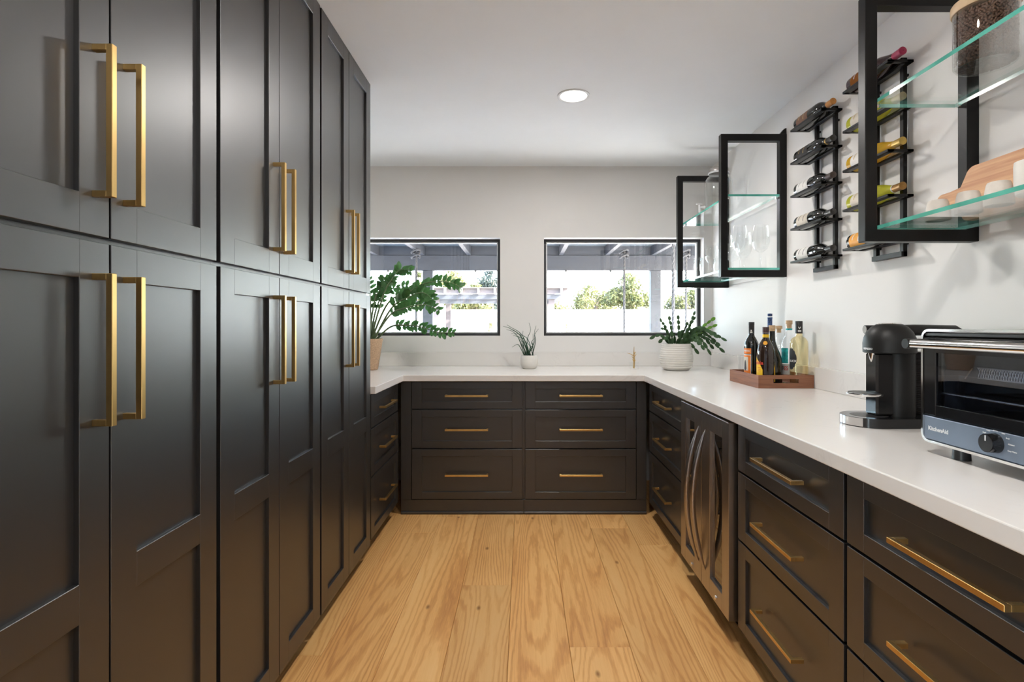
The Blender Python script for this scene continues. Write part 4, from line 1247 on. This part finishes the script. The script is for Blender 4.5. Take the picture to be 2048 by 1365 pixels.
# small rush plant
M['rush'] = plain('dark_green_rush', (.025, .075, .040), .4, vary=.3)
pc = Vector((.046, 4.02, .9143))
e = empty('small_potted_plant', pc, 'small plant of thin twisted green stems in a round white cup', 'plant')
MB().lathe([(.001, 0), (.044, 0), (.052, .004), (.064, .028), (.067, .055), (.064, .088), (.060, .100), (.056, .099), (.059, .080), (.001, .078)], pc, 36).build('pot', M['ceramic'], e, 40)
MB().lathe([(.058, .082), (.001, .086)], pc, 24).build('soil', M['soil'], e)
tips = [(1006, 653), (1013, 660), (1017, 655), (1022, 668), (1026, 672), (1030, 668), (1036, 672), (1042, 676), (1024, 695), (1058, 646), (1072, 652), (1077, 658), (1066, 668), (1070, 676), (1050, 682), (1046, 662), (1062, 684), (1054, 676), (1038, 664), (1014, 650)]
q = random.Random(5)
for px, py in tips:
    b = pc + Vector((q.uniform(-.028, .034), q.uniform(-.03, .03), .080))
    t = at(px, py, 4.02 + q.uniform(-.07, .07))
    mid = b.lerp(t, .45) + Vector((q.uniform(-.012, .022), 0, .055 if px < 1035 else .012))
    m2 = b.lerp(t, .78) + Vector((q.uniform(-.014, .014), q.uniform(-.01, .01), .035 if px < 1035 else .0))
    C = catmull([b, mid, m2, t], 7)
    MB().tube(C, [.0036 - .0024 * i / (len(C) - 1) for i in range(len(C))], 6).build('stem', M['rush'], e, 60)

# glass block with a brass sprig
pc = Vector((.826, 3.985, .9143))
e = empty('brass_sprig', pc, 'brass sprig standing in a small clear glass block', 'ornament')
MB().box(pc.x - .034, pc.x + .034, pc.y - .020, pc.y + .020, pc.z, pc.z + .052, .003).build('glass_block', M['crystal'], e)
m = MB().tube([pc + Vector((0, 0, .004)), pc + Vector((.002, 0, .06)), pc + Vector((0, 0, .115)), pc + Vector((.001, 0, .165))], [.0055, .006, .004, .0012], 8)
m.build('brass_stem', M['brass'], e, 60)
for a, l, zb in ((-1, .052, .095), (1, .020, .085), (-1, .018, .07), (1, .016, .105), (-1, .014, .05), (1, .014, .045)):
    b = pc + Vector((0, 0, zb))
    MB().tube([b, b + Vector((a * l * .5, -.004, .016)), b + Vector((a * l, -.002, .024))], [.0032, .0028, .0008], 6).build('twig', M['brass'], e, 60)

# trailing cactus
pc = Vector((1.112, 3.880, .9143))
e = empty('trailing_cactus', pc, 'trailing segmented cactus in a white ribbed bowl by the window corner', 'plant')
pr = [(.001, 0), (.078, 0), (.088, .004), (.104, .020)]
for i in range(11):
    z = .022 + i * .0150
    rb = .104 + .0125 * math.sin(math.pi * min(1, (i + 1.5) / 11))
    pr += [(rb, z), (rb + .0016, z + .004), (rb + .0016, z + .010), (rb - .0022, z + .0125), (rb - .0022, z + .0140)]
pr += [(.104, .190), (.099, .192), (.097, .180), (.001, .172)]
MB().lathe(pr, pc, 48).build('pot', M['ceramic'], e, 35)
MB().lathe([(.098, .178), (.001, .184)], pc, 24).build('soil', M['soil'], e)
M['cactus'] = leaf_mat('cactus_green', (.060, .135, .050))
M['cactus_new'] = leaf_mat('cactus_bright_green', (.16, .36, .04))
tips = [(1320, 638), (1338, 633), (1356, 631), (1390, 623), (1391, 634), (1430, 636), (1434, 650), (1428, 668), (1453, 682), (1449, 705), (1422, 710), (1427, 698), (1397, 708), (1383, 707), (1300, 678), (1318, 686), (1322, 658), (1376, 645), (1440, 692), (1408, 700), (1415, 672), (1345, 672), (1330, 680), (1366, 664), (1390, 660), (1400, 690), (1436, 676), (1375, 676)]
q = random.Random(21)
for i, (px, py) in enumerate(tips):
    d = 3.88 + q.uniform(-.12, .10) if px < 1400 else 3.84 + q.uniform(-.16, .06)
    t = at(px, py, d)
    dirx = max(-1, min(1, (t.x - pc.x) / .2))
    b = pc + Vector((dirx * .055 + q.uniform(-.02, .02), q.uniform(-.05, .05), .185))
    mid = b.lerp(t, .5) + Vector((0, -.01, (.085 if px > 1400 else .05) if py > 655 else .02))
    C = catmull([b, mid, t], 24)
    L = sum((C[k + 1] - C[k]).length for k in range(len(C) - 1))
    ns = max(3, int(L / .037))
    m = MB()
    for k in range(ns):
        a, c = C[int(k / ns * (len(C) - 1))], C[int((k + 1) / ns * (len(C) - 1))]
        ax = (c - a); ln = ax.length * 1.06; ax.normalize()
        nr = Vector((q.uniform(-.5, .5), -1, q.uniform(-.3, .6))).normalized()
        sd = ax.cross(nr).normalized(); nr = sd.cross(ax).normalized()
        wv = q.uniform(.0105, .0130)
        o2 = len(m.v); vs = []
        for u, wd in ((.0, .22), (.22, .82), (.5, 1.0), (.78, .88), (1.0, .25)):
            cen = a + ax * ln * u
            for f1, f2 in ((-1, 0), (0, .22), (1, 0), (0, -.22)): vs.append(cen + sd * wv * wd * f1 + nr * wv * f2 * (.6 + .4 * wd))
        fs = []
        for r_ in range(4):
            for c_ in range(4): fs.append((r_ * 4 + c_, r_ * 4 + (c_ + 1) % 4, r_ * 4 + 4 + (c_ + 1) % 4, r_ * 4 + 4 + c_))
        fs += [(3, 2, 1, 0), (16, 17, 18, 19)]
        m.add(vs, fs)
    m.build('stem', M['cactus_new'] if i in (5, 6) else M['cactus'], e, 50)['kind'] = 'stuff'
